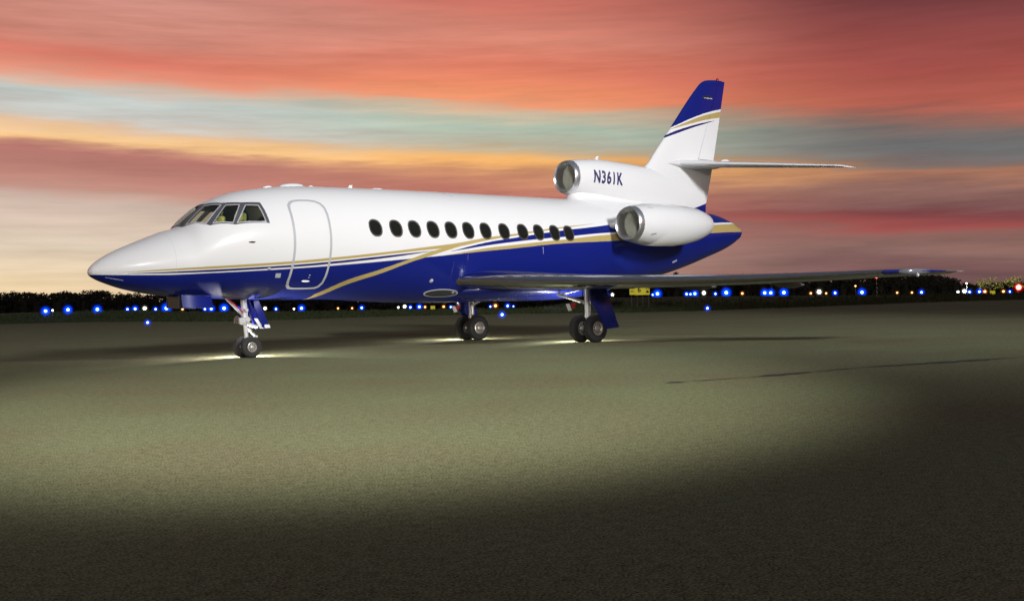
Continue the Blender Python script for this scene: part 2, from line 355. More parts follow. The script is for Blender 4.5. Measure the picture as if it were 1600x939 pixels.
# ------------------------------------------------------------------ the jet: fuselage skin as z/width profiles over x (nose at x=0, port = -Y)
TOP=[(0,1.80),(.03,1.875),(.12,1.972),(.35,2.128),(.7,2.295),(1.1,2.457),(1.5,2.611),(1.75,2.682),(2.0,2.912),(2.3,3.151),(2.6,3.312),(3.0,3.45),(3.5,3.547),(4.2,3.63),(5.0,3.664),(6.5,3.685),(9,3.697),(12.5,3.70),(14.5,3.68),(16.5,3.62),(18.0,3.56),(18.8,3.49),(19.5,3.33),(19.92,3.17),(20.07,3.08),(20.13,2.95)]
BOT=[(0,1.80),(.03,1.74),(.12,1.675),(.35,1.577),(.7,1.465),(1.1,1.38),(1.6,1.31),(2.2,1.272),(3.0,1.235),(4.0,1.20),(5.0,1.19),(6.5,1.10),(7.5,1.06),(9.0,1.04),(12.0,1.07),(13.0,1.17),(14.2,1.33),(15.3,1.50),(16.4,1.67),(17.26,1.86),(18.45,2.18),(19.39,2.46),(19.92,2.70),(20.07,2.80),(20.13,2.95)]
WID=[(0,0),(.03,.10),(.12,.19),(.35,.345),(.7,.53),(1.1,.70),(1.6,.87),(2.2,1.02),(3.0,1.14),(4.0,1.22),(5.0,1.25),(12.0,1.25),(13.0,1.22),(14.5,1.08),(16.5,.82),(18.0,.62),(19.3,.42),(19.92,.28),(20.07,.2),(20.13,0)]
fT,fB,fW=pchip(TOP),pchip(BOT),pchip(WID)
def S0(x,ph):
    a,b,w=fT(x),fB(x),fW(x);zc=(a+b)/2
    return (x,-w*math.sin(ph),zc+(a-b)/2*math.cos(ph))   # ph>0 port (-Y)
def S(x,ph,off=0.0):
    p=S0(x,ph)
    if off==0:return p
    e=.004
    q=S0(x+e,ph);q0=S0(x-e,ph);r=S0(x,ph+e);r0=S0(x,ph-e)
    u=[q[i]-q0[i] for i in range(3)];v=[r[i]-r0[i] for i in range(3)]
    n=(u[1]*v[2]-u[2]*v[1],u[2]*v[0]-u[0]*v[2],u[0]*v[1]-u[1]*v[0])
    L=math.sqrt(sum(c*c for c in n)) or 1
    a,b=fT(x),fB(x);zc=(a+b)/2
    s=1 if (n[1]*p[1]+n[2]*(p[2]-zc))>0 else -1
    return tuple(p[i]+s*off*n[i]/L for i in range(3))
def fz(x,z):
    "angle phi on the port side at height z"
    a,b=fT(x),fB(x);zc=(a+b)/2
    return math.acos(max(-1,min(1,(z-zc)/max(1e-6,(a-b)/2))))
JET = empty('private_jet'); tag(JET, 'white and blue three-engined private jet with gold stripes parked on the apron', 'airplane')
def lerp(a, b, t): return tuple(a[i]+(b[i]-a[i])*t for i in range(len(a)))
def inside(p, poly):
    x, y = p; r = False; n = len(poly)
    for i in range(n):
        (x0, y0), (x1, y1) = poly[i], poly[i-1]
        if (y0 > y) != (y1 > y) and x < (x1-x0)*(y-y0)/(y1-y0)+x0: r = not r
    return r
def dense(poly, k=8): return [lerp(poly[i], poly[(i+1) % len(poly)], t/k) for i in range(len(poly)) for t in range(k)]
def ring_patch(outer, inner, o0, o1, thick=.0):
    n = len(outer)
    rings = [[S(x, p, -.004) for x, p in outer], [S(x, p, o0) for x, p in outer], [S(x, p, o1) for x, p in inner]]
    if thick: rings.append([S(x, p, -thick) for x, p in inner])
    return loft(rings, False, False)
def fill_patch(poly, off, rings=4, edge=True):
    c = (sum(p[0] for p in poly)/len(poly), sum(p[1] for p in poly)/len(poly)); n = len(poly)
    V = []; rr = ([(0, -.004)] if edge else []) + [(k/rings, off) for k in range(rings)]
    for t, o in rr: V += [S(*lerp(p, c, t), o) for p in poly]
    F = grid_faces(len(rr), n, True); k = len(V); V.append(S(*c, off)); b = (len(rr)-1)*n
    return V, F + [(b+i, b+(i+1) % n, k) for i in range(n)]
def X(*pts): return [(x, fz(x, z)) for x, z in pts]
# --- cockpit glazing cells (outer) and panes (inner), in (x, angle)
A0, A1 = (1.80, fz(1.80, 2.685)), (2.35, .15)
m2 = X((2.145, 2.695), (2.555, 3.172)); m3 = X((2.595, 2.712), (2.882, 3.18)); m4 = X((3.30, 2.75), (3.245, 3.188))
cells = [[A0, A1, m2[1], m2[0]], [m2[0], m2[1], m3[1], m3[0]], [m3[0], m3[1], m4[1], m4[0]]]
panes = [X((1.86, 2.724), (2.29, 3.116), (2.515, 3.13), (2.092, 2.722)), X((2.203, 2.733), (2.575, 3.116), (2.82, 3.127), (2.555, 2.742)), X((2.637, 2.748), (2.929, 3.122), (3.178, 3.119), (3.222, 2.764))]
neg = lambda poly: [(x, -p) for x, p in poly]
ctr_cell = [(1.785, -A0[1]), (2.37, -A1[1]), (2.37, A1[1]), (1.785, A0[1])]
ctr_pane = [(1.83, -A0[1]+.05), (2.29, -A1[1]+.05), (2.29, A1[1]-.05), (1.83, A0[1]-.05)]
ctr_cell = [A0, A1, (A1[0], -A1[1]), (A0[0], -A0[1])]
ctr_pane = [(1.835, A0[1]-.06), (2.28, A1[1]-.04), (2.28, -A1[1]+.04), (1.835, -A0[1]+.06)]
allcells = cells+[neg(c) for c in cells]+[ctr_cell]; allpanes = panes+[neg(p) for p in panes]+[ctr_pane]
def skin(xs, nphi, off=0, holes=True):
    ph = [-math.pi+2*math.pi*k/nphi for k in range(nphi)]
    V = [S(x, p, off) for x in xs for p in ph]; F = []
    for i in range(len(xs)-1):
        for j in range(nphi):
            j2 = (j+1) % nphi
            if holes and 1.7 < xs[i] < 3.4:
                pj = ph[j]; q = pj+2*math.pi/nphi
                hit = False
                for c in allcells:
                    if all(inside(u, c) for u in ((xs[i], pj), (xs[i], q), (xs[i+1], pj), (xs[i+1], q))): hit = True; break
                if hit: continue
                # faces that straddle two neighbouring cells
                if all(any(inside(u, c) for c in allcells) for u in ((xs[i], pj), (xs[i], q), (xs[i+1], pj), (xs[i+1], q))): continue
            F.append((i*nphi+j, i*nphi+j2, (i+1)*nphi+j2, (i+1)*nphi+j))
    return V, F
xs = [0, .004, .012, .025, .045, .07, .1] + [.1+.05*i for i in range(1, 31)] + [1.62+.02*i for i in range(0, 87)] + [3.4+.1*i for i in range(1, 100)] + [13.3+.15*i for i in range(1, 44)] + [19.95, 20.0, 20.04, 20.07, 20.09, 20.108, 20.12, 20.127, 20.13]
fus = obj('fuselage', *skin(xs, 144), PAINT, JET, sharp=60)
lin_x = [1.62+.02*i for i in range(0, 90)]
obj('cockpit_lining', *skin(lin_x, 96, -.05), BLACK, JET)
for k, (c, p) in enumerate(zip(allcells, allpanes)):
    fr = obj('cockpit_window', *ring_patch(dense(c), dense(p), .006, .008, .03), FRAMEG, JET)
    gl = fill_patch(dense([lerp(q, (sum(a[0] for a in p)/4, sum(a[1] for a in p)/4), -.03) for q in p]), -.012, 4, False)
    obj('pane', *gl, GLASS, fr)
    if k < 3:                       # thin pale seal round the port panes
        ce = (sum(a[0] for a in p)/4, sum(a[1] for a in p)/4)
        obj('seal', *ring_patch(dense([lerp(q, ce, -.05) for q in p]), dense([lerp(q, ce, .06) for q in p]), .011, .011), SEAL, fr)
# cockpit furniture seen through the glass
V, F = join(([S(3.36, 2*math.pi*k/40, -.06) for k in range(40)], [tuple(range(40))]), box((2.6, 0, 2.05), (1.5, 1.5, .05))); obj('cockpit_bulkhead', V, F, BLACK, JET)
V, F = path_tube([(2.16, -.66, 2.52), (2.10, -.3, 2.60), (2.10, .3, 2.60), (2.16, .66, 2.52)], .11, 10); obj('instrument_panel', V, F, BLACK, JET)
def rbox(c, s, r=.05, n=4):
    """softly rounded upright cushion"""
    rings = []
    for k in range(9):
        t = -1+2*k/8; kz = (1-abs(t)**6)**.5 if abs(t) < 1 else .0
        kz = max(kz, .45)
        rg = []
        for a in range(20):
            th = 2*math.pi*a/20; cx, cy = math.cos(th), math.sin(th)
            rg.append((c[0]+s[0]/2*kz*math.copysign(abs(cx)**.6, cx), c[1]+s[1]/2*kz*math.copysign(abs(cy)**.6, cy), c[2]+s[2]/2*t))
        rings.append(rg)
    return loft(rings)
for sy in (-1, 1):
    V, F = join(rbox((3.02, sy*.46, 2.50), (.14, .46, .62)), rbox((3.02, sy*.46, 2.90), (.10, .28, .20)), rbox((2.78, sy*.46, 2.2), (.5, .46, .14))); obj('pilot_seat', V, F, SEAT, JET)
V, F = rbox((3.25, .1, 2.7), (.1, .4, .8)); obj('jump_seat', V, F, SEAT, JET)
l = bpy.data.lights.new('cockpit_dome_light', 'POINT'); l.energy = 22; l.color = (1, .95, .62); l.shadow_soft_size = .04
o = bpy.data.objects.new('cockpit_dome_light', l); COL.objects.link(o); o.location = (2.55, -.1, 3.12); o.parent = JET
# --- cabin windows
wx = [5.797, 6.338, 6.843, 7.362, 7.877, 8.387, 8.911, 9.487, 10.083, 10.61, 11.15, 11.637]
for x0 in wx:
    p0 = fz(x0, 2.708)
    def oval(a, b): return [(x0+a*math.copysign(abs(math.cos(t))**.86, math.cos(t))-.02*math.sin(t), p0-b*math.copysign(abs(math.sin(t))**.86, math.sin(t))) for t in [2*math.pi*k/32 for k in range(32)]]
    w = obj('window', *ring_patch(oval(.170, .155), oval(.138, .128), .007, .004, .0), PFRAME, JET)
    obj('pane', *fill_patch(oval(.142, .131), .0035, 3, False), PANE, w)
# --- entry door
DO = X((3.80, 3.15), (3.86, 3.215), (3.95, 3.255), (4.10, 3.275), (4.33, 3.28), (4.48, 3.265), (4.59, 3.215), (4.65, 3.13), (4.67, 2.95), (4.672, 2.5), (4.672, 2.0), (4.672, 1.65), (4.66, 1.52), (4.61, 1.445), (4.53, 1.415), (4.3, 1.41), (4.0, 1.412), (3.88, 1.425), (3.81, 1.475), (3.782, 1.56), (3.775, 1.75), (3.778, 2.1), (3.78, 2.5), (3.78, 2.9), (3.783, 3.06))
cx, cp = 4.225, fz(4.225, 2.35)
def shrink(poly, d):
    out = []
    for x, p in poly:
        vx, vp = (x-cx), (p-cp)*1.24; L = math.hypot(vx, vp)
        kx = max(0, 1-d/.445); kp = max(0, 1-d/1.0)
        out.append((cx+vx*kx, cp+(p-cp)*kp))
    return out
door = obj('door', *fill_patch(dense(shrink(DO, .045), 3), .003, 10), PAINT, JET)
obj('door_seal', *ring_patch(dense(DO, 3), dense(shrink(DO, .05), 3), .007, .007), SEAL, door)
def bump_on(x, p, l, h, d, name, mat, parent, n=14, pw=2.0):
    """low rounded bump standing on the skin, long axis along x"""
    c = Vector(S(x, p)); nn = (Vector(S(x, p, .1))-c).normalized(); u = Vector((1, 0, 0)); u = (u-nn*u.dot(nn)).normalized(); v = nn.cross(u)
    rings = []
    for k in range(6):
        a = k/5*math.pi/2*.97
        rings.append([tuple(c-nn*.004+(u*l/2*math.cos(t*2*math.pi/n)+v*h/2*math.sin(t*2*math.pi/n))*math.cos(a)+nn*(d+.004)*math.sin(a)) for t in range(n)])
    return obj(name, *loft(rings, False, True), mat, parent)
bump_on(4.217, fz(4.217, 1.575), .20, .05, .03, 'door_handle', WPAINT, door)
for dz in (.07, .12): bump_on(4.26, fz(4.26, 1.575+dz), .04, .02, .012, 'door_lock', SEAL, door)
# --- small fittings on the skin
bump_on(2.88, fz(2.88, 2.36), .15, .03, .05, 'air_data_probe', DARKM, JET)
obj('service_panel', *fill_patch(dense(X((3.47, 1.735), (3.585, 1.735), (3.60, 1.65), (3.485, 1.65)), 3), .004, 2), SEAL, JET)
bump_on(3.30, fz(3.30, 1.83), .10, .045, .02, 'drain_mast', GOLDM if False else SEAL, JET)
bump_on(7.457, fz(7.457, 1.548), .11, .11, .012, 'fuel_cap', SEAL, JET)
bump_on(3.88, 0, .22, .06, .035, 'antenna', WPAINT, JET); bump_on(4.46, 0, .62, .30, .075, 'antenna', WPAINT, JET); bump_on(4.95, 0, .14, .05, .03, 'antenna', WPAINT, JET)
def blade(x, z, l, h, name='blade_antenna', t=.02, sweep=.5):
    rings = []
    for k in range(5):
        f = k/4; ll = l*(1-.45*f); cx_ = x+sweep*h*f
        rings.append([(cx_+ll/2*math.cos(a), t*(1-.4*f)*math.sin(a), z-.02+(h+.02)*f) for a in [2*math.pi*i/14 for i in range(14)]])
    return obj(name, *loft(rings), WPAINT, JET)
blade(5.95, fT(5.95), .14, .07); bump_on(6.70, 0, .34, .10, .03, 'antenna', WPAINT, JET)
obj('nose_probe_line', *fill_patch(dense(X((.25, 1.70), (.55, 1.637), (.55, 1.629), (.25, 1.692)), 3), .003, 1), SEAL, JET)
obj('static_plate', *fill_patch(dense(X((16.2, 2.03), (16.40, 2.09), (16.44, 2.045), (16.24, 1.985)), 2), .004, 1), SEAL, JET)
# skin seams and access-panel edges
def seam(p0, p1, w, name, mat):
    P = [lerp(p0, p1, k/8) for k in range(9)]; d = (p1[0]-p0[0], p1[1]-p0[1]); L = math.hypot(*d); nx, nz = -d[1]/L*w, d[0]/L*w
    return obj(name, *fill_patch(X(*([(x-nx, z-nz) for x, z in P]+[(x+nx, z+nz) for x, z in P[::-1]])), .002, 1), mat, JET)
SEAMG = simple('seam_fill', (.58, .58, .60), .5)
SEAMB = simple('seam_light', (.14, .15, .3), .4); SEAMW = simple('seam_grey', (.55, .55, .57), .4)
seam((8.35, 2.15), (8.35, 2.02), .004, 'panel_seam', SEAMB); seam((7.95, 1.98), (7.97, 1.62), .003, 'panel_seam', SEAMB); seam((10.70, 2.35), (10.72, 2.18), .006, 'panel_seam', SEAL)
for x_ in (1.42,):
    o_ = [(x_-.002, -fz(x_, 1.73)+2*fz(x_, 1.73)*k/119) for k in range(120)]; i_ = [(x_+.002, p) for _, p in o_]
    obj('panel_seam', [S(x, p, .0012) for x, p in o_+i_], grid_faces(2, 120), SEAMG, JET)
# --- belly fairing and its landing-light window
def sup(cx_, w, zc, h, n=48, e=.8): return [(cx_, w*math.copysign(abs(math.sin(a))**e, math.sin(a)), zc+h*math.copysign(abs(math.cos(a))**e, math.cos(a))) for a in [2*math.pi*k/n for k in range(n)]]
bw = pchip([(8.1, .2), (8.5, .7), (9.0, 1.12), (9.6, 1.36), (11, 1.46), (12.5, 1.36), (13.6, 1.0), (14.6, .4)])
bz = pchip([(8.1, 1.22), (8.5, 1.15), (9.2, 1.06), (11.5, 1.03), (12.8, 1.10), (13.8, 1.3), (14.6, 1.48)]); bt = pchip([(8.1, 1.35), (8.6, 1.48), (9.2, 1.62), (12, 1.62), (13.5, 1.55), (14.6, 1.56)])
obj('belly_fairing', *loft([sup(x, bw(x), (bz(x)+bt(x))/2, (bt(x)-bz(x))/2) for x in [8.1+.13*i for i in range(51)]]), BPAINT, JET)
# --- wing
TIPL = simple('frosted_lens', (.16, .17, .20), .2, coat=.4)
WS = [(.85, 8.09, 1.56, 4.66, .105), (1.35, 8.398, 1.545, 4.30, .11), (2.14, 8.882, 1.496, 3.80, .112), (3.68, 9.821, 1.438, 3.08, .11), (4.91, 10.573, 1.418, 2.77, .105), (6.1, 11.30, 1.41, 2.48, .10), (7.6, 12.21, 1.423, 2.12, .095), (9.02, 13.08, 1.45, 1.77, .09), (9.40, 13.32, 1.452, 1.68, .085), (9.55, 13.55, 1.455, 1.48, .07), (9.64, 13.92, 1.46, 1.12, .05), (9.67, 14.4, 1.465, .64, .03)]
wx_ = pchip([(s[0], s[1]) for s in WS]); wz_ = pchip([(s[0], s[2]) for s in WS]); wc_ = pchip([(s[0], s[3]) for s in WS]); wt_ = pchip([(s[0], s[4]) for s in WS])
def thick(t): return 5*(.2969*math.sqrt(t)-.126*t-.3516*t*t+.2843*t**3-.1015*t**4)
def foil(t0, t1, n):
    ts = [t0+(t1-t0)*(k/n)**(2 if t0 == 0 else 1) for k in range(n+1)]
    up_ = [(t, thick(t)*1.05) for t in ts[::-1]]; lo_ = [(t, -thick(t)*.8) for t in (ts[1:] if t0 == 0 else ts)]
    return up_+lo_
def wing_part(sgn, t0, t1, y0, y1, grow=1.0, n=14, k=40):
    rings = []
    for i in range(k+1):
        y = y0+(y1-y0)*i/k; c = wc_(y); tc_ = wt_(y)
        rings.append([(wx_(y)+t*c, sgn*y, wz_(y)-.03*t*c+h*c*tc_*grow) for t, h in foil(t0, t1, n)])
    return loft(rings)
for sgn in (-1, 1):
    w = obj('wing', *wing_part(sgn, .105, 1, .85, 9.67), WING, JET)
    obj('leading_edge', *wing_part(sgn, 0, .105, .85, 9.0, 1.0), CHROME, w)
    obj('wing_tip', *wing_part(sgn, 0, .105, 9.012, 9.67, 1.0), BPAINT, w)
    # clear lens in the tip's leading edge
    rings = []
    for i in range(13):
        f = -1+2*i/12; y = 9.44+.2*f; rr = .062*math.sqrt(max(0.02, 1-f*f))
        rings.append([(wx_(y)+.045+rr*1.1*math.cos(a), sgn*y, wz_(y)+rr*math.sin(a)) for a in [2*math.pi*k/14 for k in range(14)]])
    obj('tip_light', *loft(rings), TIPL, w)
    obj('tip_bulb', *join(tube((13.42, sgn*9.60, 1.43), (13.42, sgn*9.60, 1.40), .012), lathe([(-.035, .001), (-.025, .025), (0, .035), (.025, .025), (.035, .001)], (13.42, sgn*9.60, 1.375), 'Z', 12)), WPAINT, w)
    obj('static_wick', *tube((15.0, sgn*9.62, 1.45), (15.25, sgn*9.66, 1.45), .008, .004), SEAL, w)
    for yy in (4.4, 6.4):            # flap track fairings under the wing
        rings = []
        for i in range(11):
            f = i/10; x = wx_(yy)+wc_(yy)*(.55+.55*f); rr = .075*math.sin(math.pi*min(1, .05+f*.93))+.004
            rings.append([(x, sgn*yy+rr*.7*math.cos(a), wz_(yy)-.11-.05*f+rr*1.3*math.sin(a)) for a in [2*math.pi*k/12 for k in range(12)]])
        obj('flap_fairing', *loft(rings), WING, w)
# --- fin, rudder, tailplane
fle = pchip([(3.3, 14.9), (4.2, 15.25), (4.6, 15.66), (4.755, 15.88), (4.9, 16.06), (5.2, 16.33), (6.04, 17.13), (7.25, 18.29), (7.42, 18.49), (7.51, 18.68), (7.56, 18.95), (7.585, 19.25)])
fte = pchip([(3.3, 18.47), (3.52, 18.53), (4.95, 18.96), (7.585, 19.655)])
def fin_part(t0, t1, z0, z1, k=46, n=14):
    rings = []
    for i in range(k+1):
        z = z0+(z1-z0)*(1-(1-i/k)**1.5); a, b = fle(z), fte(z); c = b-a; th = .105*c*(1-.5*sstep(7.4, 7.585, z))
        half = [(t, thick(t)*th) for t in [t0+(t1-t0)*(j/n)**(2 if t0 == 0 else 1) for j in range(n+1)]]
        ring = [(a+t*c, -h, z+.00*(t)) for t, h in half[::-1]]+[(a+t*c, h, z) for t, h in (half[1:] if t0 == 0 else half)]
        rings.append(ring)
    return loft(rings)
fin = obj('fin', *fin_part(0, .70, 3.3, 7.585), FINPAINT, JET)
obj('rudder', *fin_part(.706, 1, 5.12, 7.575), FINPAINT, JET)
obj('fin_trailing_panel', *fin_part(.7001, 1, 3.3, 5.10), FINPAINT, JET)
obj('beacon', *lathe([(0, .05), (.03, .05), (.07, .03), (.085, .001)], (19.3, 0, 7.57), 'Z', 14), simple('red_lens', (.4, .03, .03), .2), fin)
V, F = [], []
for zz, dy in ((7.035, .0), (6.985, .0)): pass
def fin_y(x, z):
    a, b = fle(z), fte(z); t = max(.001, min(1, (x-a)/(b-a))); return -thick(t)*.105*(b-a)
def fin_decal(poly, off):
    c = (sum(p[0] for p in poly)/len(poly), sum(p[1] for p in poly)/len(poly)); V = [(x, fin_y(x, z)-off, z) for x, z in poly]; V.append((c[0], fin_y(*c)-off, c[1])); n = len(poly)
    return V, [(i, (i+1) % n, n) for i in range(n)]
el_ = lambda cx_, cz_, a, b: [(cx_+a*math.cos(t), cz_+.03*math.cos(t)+b*math.sin(t)) for t in [2*math.pi*k/20 for k in range(20)]]
obj('air_scoop', *fin_decal(el_(18.70, 7.02, .26, .035), .004), HOLE, fin)
obj('scoop_lip', *fin_decal([(18.46, 6.975), (18.96, 7.0), (18.96, 6.975), (18.72, 6.955)], .008), SEAL, fin)
ts = [(0.05, 17.0, 4.93, 2.1, .11), (3.7, 19.55, 4.62, .98, .09), (3.84, 19.72, 4.61, .87, .08), (3.88, 19.95, 4.605, .66, .06)]
tx, tz, tch, tth = (pchip([(s[0], s[i]) for s in ts]) for i in (1, 2, 3, 4))
for sgn in (-1, 1):
    def tp(t0, t1, k=30, n=12):
        rings = []
        for i in range(k+1):
            y = .05+3.82*(1-(1-i/k)**1.4); c = tch(y)
            rings.append([(tx(y)+t*c, sgn*y, tz(y)+h*c*tth(y)) for t, h in foil(t0, t1, n)])
        return loft(rings)
    st = obj('tailplane', *tp(.05, 1), WPAINT, JET); obj('leading_edge', *tp(0, .05), WPAINT, st)
    rings = []
    for i in range(21):
        f = i/20; x = 16.62+2.55*f; rr = math.sin(math.pi*(.02+.96*f))**.6
        rings.append([(x, sgn*(.06+.26*rr*max(0, math.cos(a))+(.0 if math.cos(a) > 0 else -.05)), 4.90+.015*f+.12*rr*math.sin(a)) for a in [2*math.pi*k/20 for k in range(20)]])
    obj('root_fairing', *loft(rings), WPAINT, st)
    bb = tx(1.0)+.6
    obj('hinge_fairing', *loft([[(tx(1.1)+.3+.45*f, sgn*1.1+.05*math.sin(math.pi*min(1, f+.03))*math.cos(a), tz(1.1)+.10+.055*math.sin(math.pi*min(1, f+.03))*math.sin(a)) for a in [2*math.pi*k/10 for k in range(10)]] for f in [j/8 for j in range(9)]]), WPAINT, st)
# --- centre engine duct, its strut fairing and intake
dw = pchip([(12.85, .452), (13.2, .47), (14.0, .475), (15, .43), (16, .34), (17, .25), (18, .17), (18.45, .12)])
dt = pchip([(12.85, 4.745), (13.2, 4.795), (14, 4.835), (15, 4.80), (16, 4.73), (17, 4.55), (18, 4.35), (18.45, 4.2)])
db = pchip([(12.85, 3.835), (13.2, 3.80), (14, 3.72), (15, 3.55), (16, 3.4), (18.45, 3.3)])
def dring(x, n=48): return [(x, dw(x)*math.sin(a), (dt(x)+db(x))/2+(dt(x)-db(x))/2*math.cos(a)) for a in [2*math.pi*k/n for k in range(n)]]
duct = obj('centre_engine_duct', *loft([dring(12.85+.14*i) for i in range(41)], False, True), FINPAINT, JET)
prof = [(3.90, .22), (3.88, .27), (3.85, .28), (3.76, .31), (3.68, .39), (3.62, .52), (3.54, .65), (3.42, .74)]
sc_ = pchip([(12.83, .25), (12.9, .6), (13.1, .85), (13.6, 1.0), (15, .95), (16.5, .78), (17.6, .6), (18.3, .3)])
rings = []
for i in range(45):
    x = 12.83+5.47*i/44; k = sc_(x); dz = fT(x)-3.70
    rings.append([(x, -w*k, z+dz) for z, w in prof]+[(x, w*k, z+dz) for z, w in prof[::-1]])
obj('duct_fairing', *loft(rings), FINPAINT, duct, sharp=70)
FANM = simple('fan_metal', (.22, .23, .20), .45, .5)
LIPM = simple('lip_metal', (.70, .70, .72), .30, .9, var=.06, vscale=5)
def intake(c, r, parent, depth=1.5):
    lip = obj('intake_lip', *lathe([(.30, r*.80), (.16, r*.81), (.07, r*.835), (.02, r*.87), (0, r*.90), (.012, r*.932), (.05, r*.968), (.10, r*.99), (.16, r*1.006)], c, 'X', 56), LIPM, parent)
    obj('intake_duct', *lathe([(.29, r*.802), (.5, r*.79), (depth, r*.76)], c, 'X', 48), DULLM, parent)
    V, F = lathe([(depth-.25, .002), (depth-.22, r*.1), (depth-.10, r*.22), (depth-.02, r*.28), (depth+.02, r*.29)], c, 'X', 24)
    obj('spinner', V, F, DARKM, parent)
    parts = []
    for k in range(22):
        a = 2*math.pi*k/22; P = []
        for rr, tw in ((.27, .05), (.74, .14)):
            for s in (-1, 1):
                aa = a+s*tw*.9*(.5 if rr > .5 else 1); P.append((c[0]+depth-.05+s*.05, c[1]+r*rr*math.cos(aa), c[2]+r*rr*math.sin(aa)))
        parts.append((P, [(0, 1, 3, 2)]))
    parts.append(lathe([(depth+.05, r*.75), (depth+.05, .01)], c, 'X', 24))
    obj('fan', *join(*parts), FANM, parent)
intake((12.70, 0, 4.29), .455, duct)
for k, (ch, x) in enumerate([]): pass
# registration letters laid on the duct's side
cu = bpy.data.curves.new('registration', 'FONT'); cu.body = 'N361K'; cu.size = .5; cu.shear = .1; cu.offset = .016; cu.space_character = 1.16; cu.resolution_u = 6
to = bpy.data.objects.new('registration_src', cu); COL.objects.link(to)
bpy.context.view_layer.update()
me = bpy.data.meshes.new_from_object(to.evaluated_get(bpy.context.evaluated_depsgraph_get())); bpy.data.objects.remove(to)
import bmesh
bm = bmesh.new(); bm.from_mesh(me); bmesh.ops.triangulate(bm, faces=bm.faces)
bmesh.ops.subdivide_edges(bm, edges=[e for e in bm.edges if e.calc_length() > .08], cuts=3, use_grid_fill=False); bmesh.ops.triangulate(bm, faces=bm.faces)
x0 = min(v.co.x for v in bm.verts); x1 = max(v.co.x for v in bm.verts); y0 = min(v.co.y for v in bm.verts); y1 = max(v.co.y for v in bm.verts)
for v in bm.verts:
    u, w_ = (v.co.x-x0)/(x1-x0), (v.co.y-y0)/(y1-y0); x = 13.35+1.13*u; z = 4.135+.36*w_-.03*u
    zc = (dt(x)+db(x))/2; h = (dt(x)-db(x))/2; v.co = (x, -dw(x)*math.sqrt(max(.01, 1-((z-zc)/h)**2))-.004, z)
bm.to_mesh(me); bm.free(); me.materials.clear(); me.materials.append(simple('registration_navy', (.03, .025, .12), .4))
ro = bpy.data.objects.new('registration_letters', me); COL.objects.link(ro); ro.parent = duct
b_ = blade(13.93, dt(13.93), .16, .10, 'blade_antenna', .025, .6)
# --- side engines
for sgn in (-1, 1):
    c = (13.16, sgn*1.8, 2.945)
    prof = [(.16, .468), (.3, .50), (.6, .545), (1.1, .565), (1.7, .56), (2.2, .52), (2.65, .45), (2.95, .365), (3.10, .31), (3.18, .27), (3.18, .24), (2.8, .26)]
    V, F = lathe([(s, r) for s, r in prof], c, 'X', 56)
    V = [(x, y, z+.035*max(0, x-15.0)) for x, y, z in V]
    nac = obj('engine_nacelle', V, F, WPAINT, JET); intake(c, .465, nac)
    obj('exhaust_cone', *lathe([(2.7, .25), (2.8, .15), (3.2, .02), (3.21, .001)], c, 'X', 24), DARKM, nac)
    rings = []
    for k in range(8):
        y = 0.55+.85*k/7
        rings.append([(13.05+.25*k/7+t*(3.1-.3*k/7), sgn*y, 2.93+h*.30) for t, h in foil(0, 1, 12)])
    obj('pylon', *loft(rings), WPAINT, nac)
    for (dx, a, l) in ((.42, 2.25, .16), (.42, 3.75, .16)):
        P = []
        a0 = a
        pr = pchip([p for p in prof[:9]])
        for f in (0, .5, 1):
            x = dx+l*f; r = pr(x)+.004; aa = a0+(.10 if a < 3 else -.10)*f
            for w_ in (-.012, .012): P.append((c[0]+x+w_, c[1]+sgn*-1*r*math.cos(aa+w_), c[2]+r*math.sin(aa+w_)))
        obj('drain_slot', P, [(0, 1, 3, 2), (2, 3, 5, 4)], DARKM, nac)
# --- landing gear
def wheel(c, r, w, parent, hub, outer):
    h = w/2
    tp_ = [(-h*.80, hub), (-h*.95, hub+.12*(r-hub)), (-h, hub+.45*(r-hub)), (-h*.93, hub+.78*(r-hub)), (-h*.72, r*.975), (-h*.55, r*.995), (-h*.42, r), (-h*.40, r*.985), (-h*.36, r*.985), (-h*.34, r), (0, r*1.002), (h*.34, r), (h*.36, r*.985), (h*.40, r*.985), (h*.42, r), (h*.55, r*.995), (h*.72, r*.975), (h*.93, hub+.78*(r-hub)), (h, hub+.45*(r-hub)), (h*.95, hub+.12*(r-hub)), (h*.80, hub)]
    obj('tyre', *lathe(tp_, c, 'Y', 48), TYRE, parent)
    s = outer
    rp = [(s*h*.86, hub*1.01), (s*h*.90, hub*.93), (s*h*.72, hub*.86), (s*h*.58, hub*.78), (s*h*.60, hub*.50), (s*h*.80, hub*.40), (s*h*.92, hub*.36), (s*h*.98, hub*.25), (s*h*1.02, hub*.20), (s*h*1.0, .001)]
    parts = [lathe(rp, c, 'Y', 40), lathe([(-a, b) for a, b in rp], c, 'Y', 40)]; nf = sum(len(p[1]) for p in parts); fm = [0]*nf
    for k in range(18):
        a = 2*math.pi*(k % 9)/9; s = outer if k < 9 else -outer; pc = (c[0]+hub*.64*math.cos(a), c[1]+s*h*.60, c[2]+hub*.64*math.sin(a))
        t = tube(pc, (pc[0], pc[1]+s*.012, pc[2]), hub*.095, None, 8); parts.append(t); fm += [1]*len(t[1])
    V, F = join(*parts); obj('rim', V, F, None, parent, mats=[WHEEL, HOLE], fm=fm, sharp=30)
def strut(name, segs, mat, parent): return obj(name, *join(*[tube(*s) for s in segs]), mat, parent)
NX = 3.30
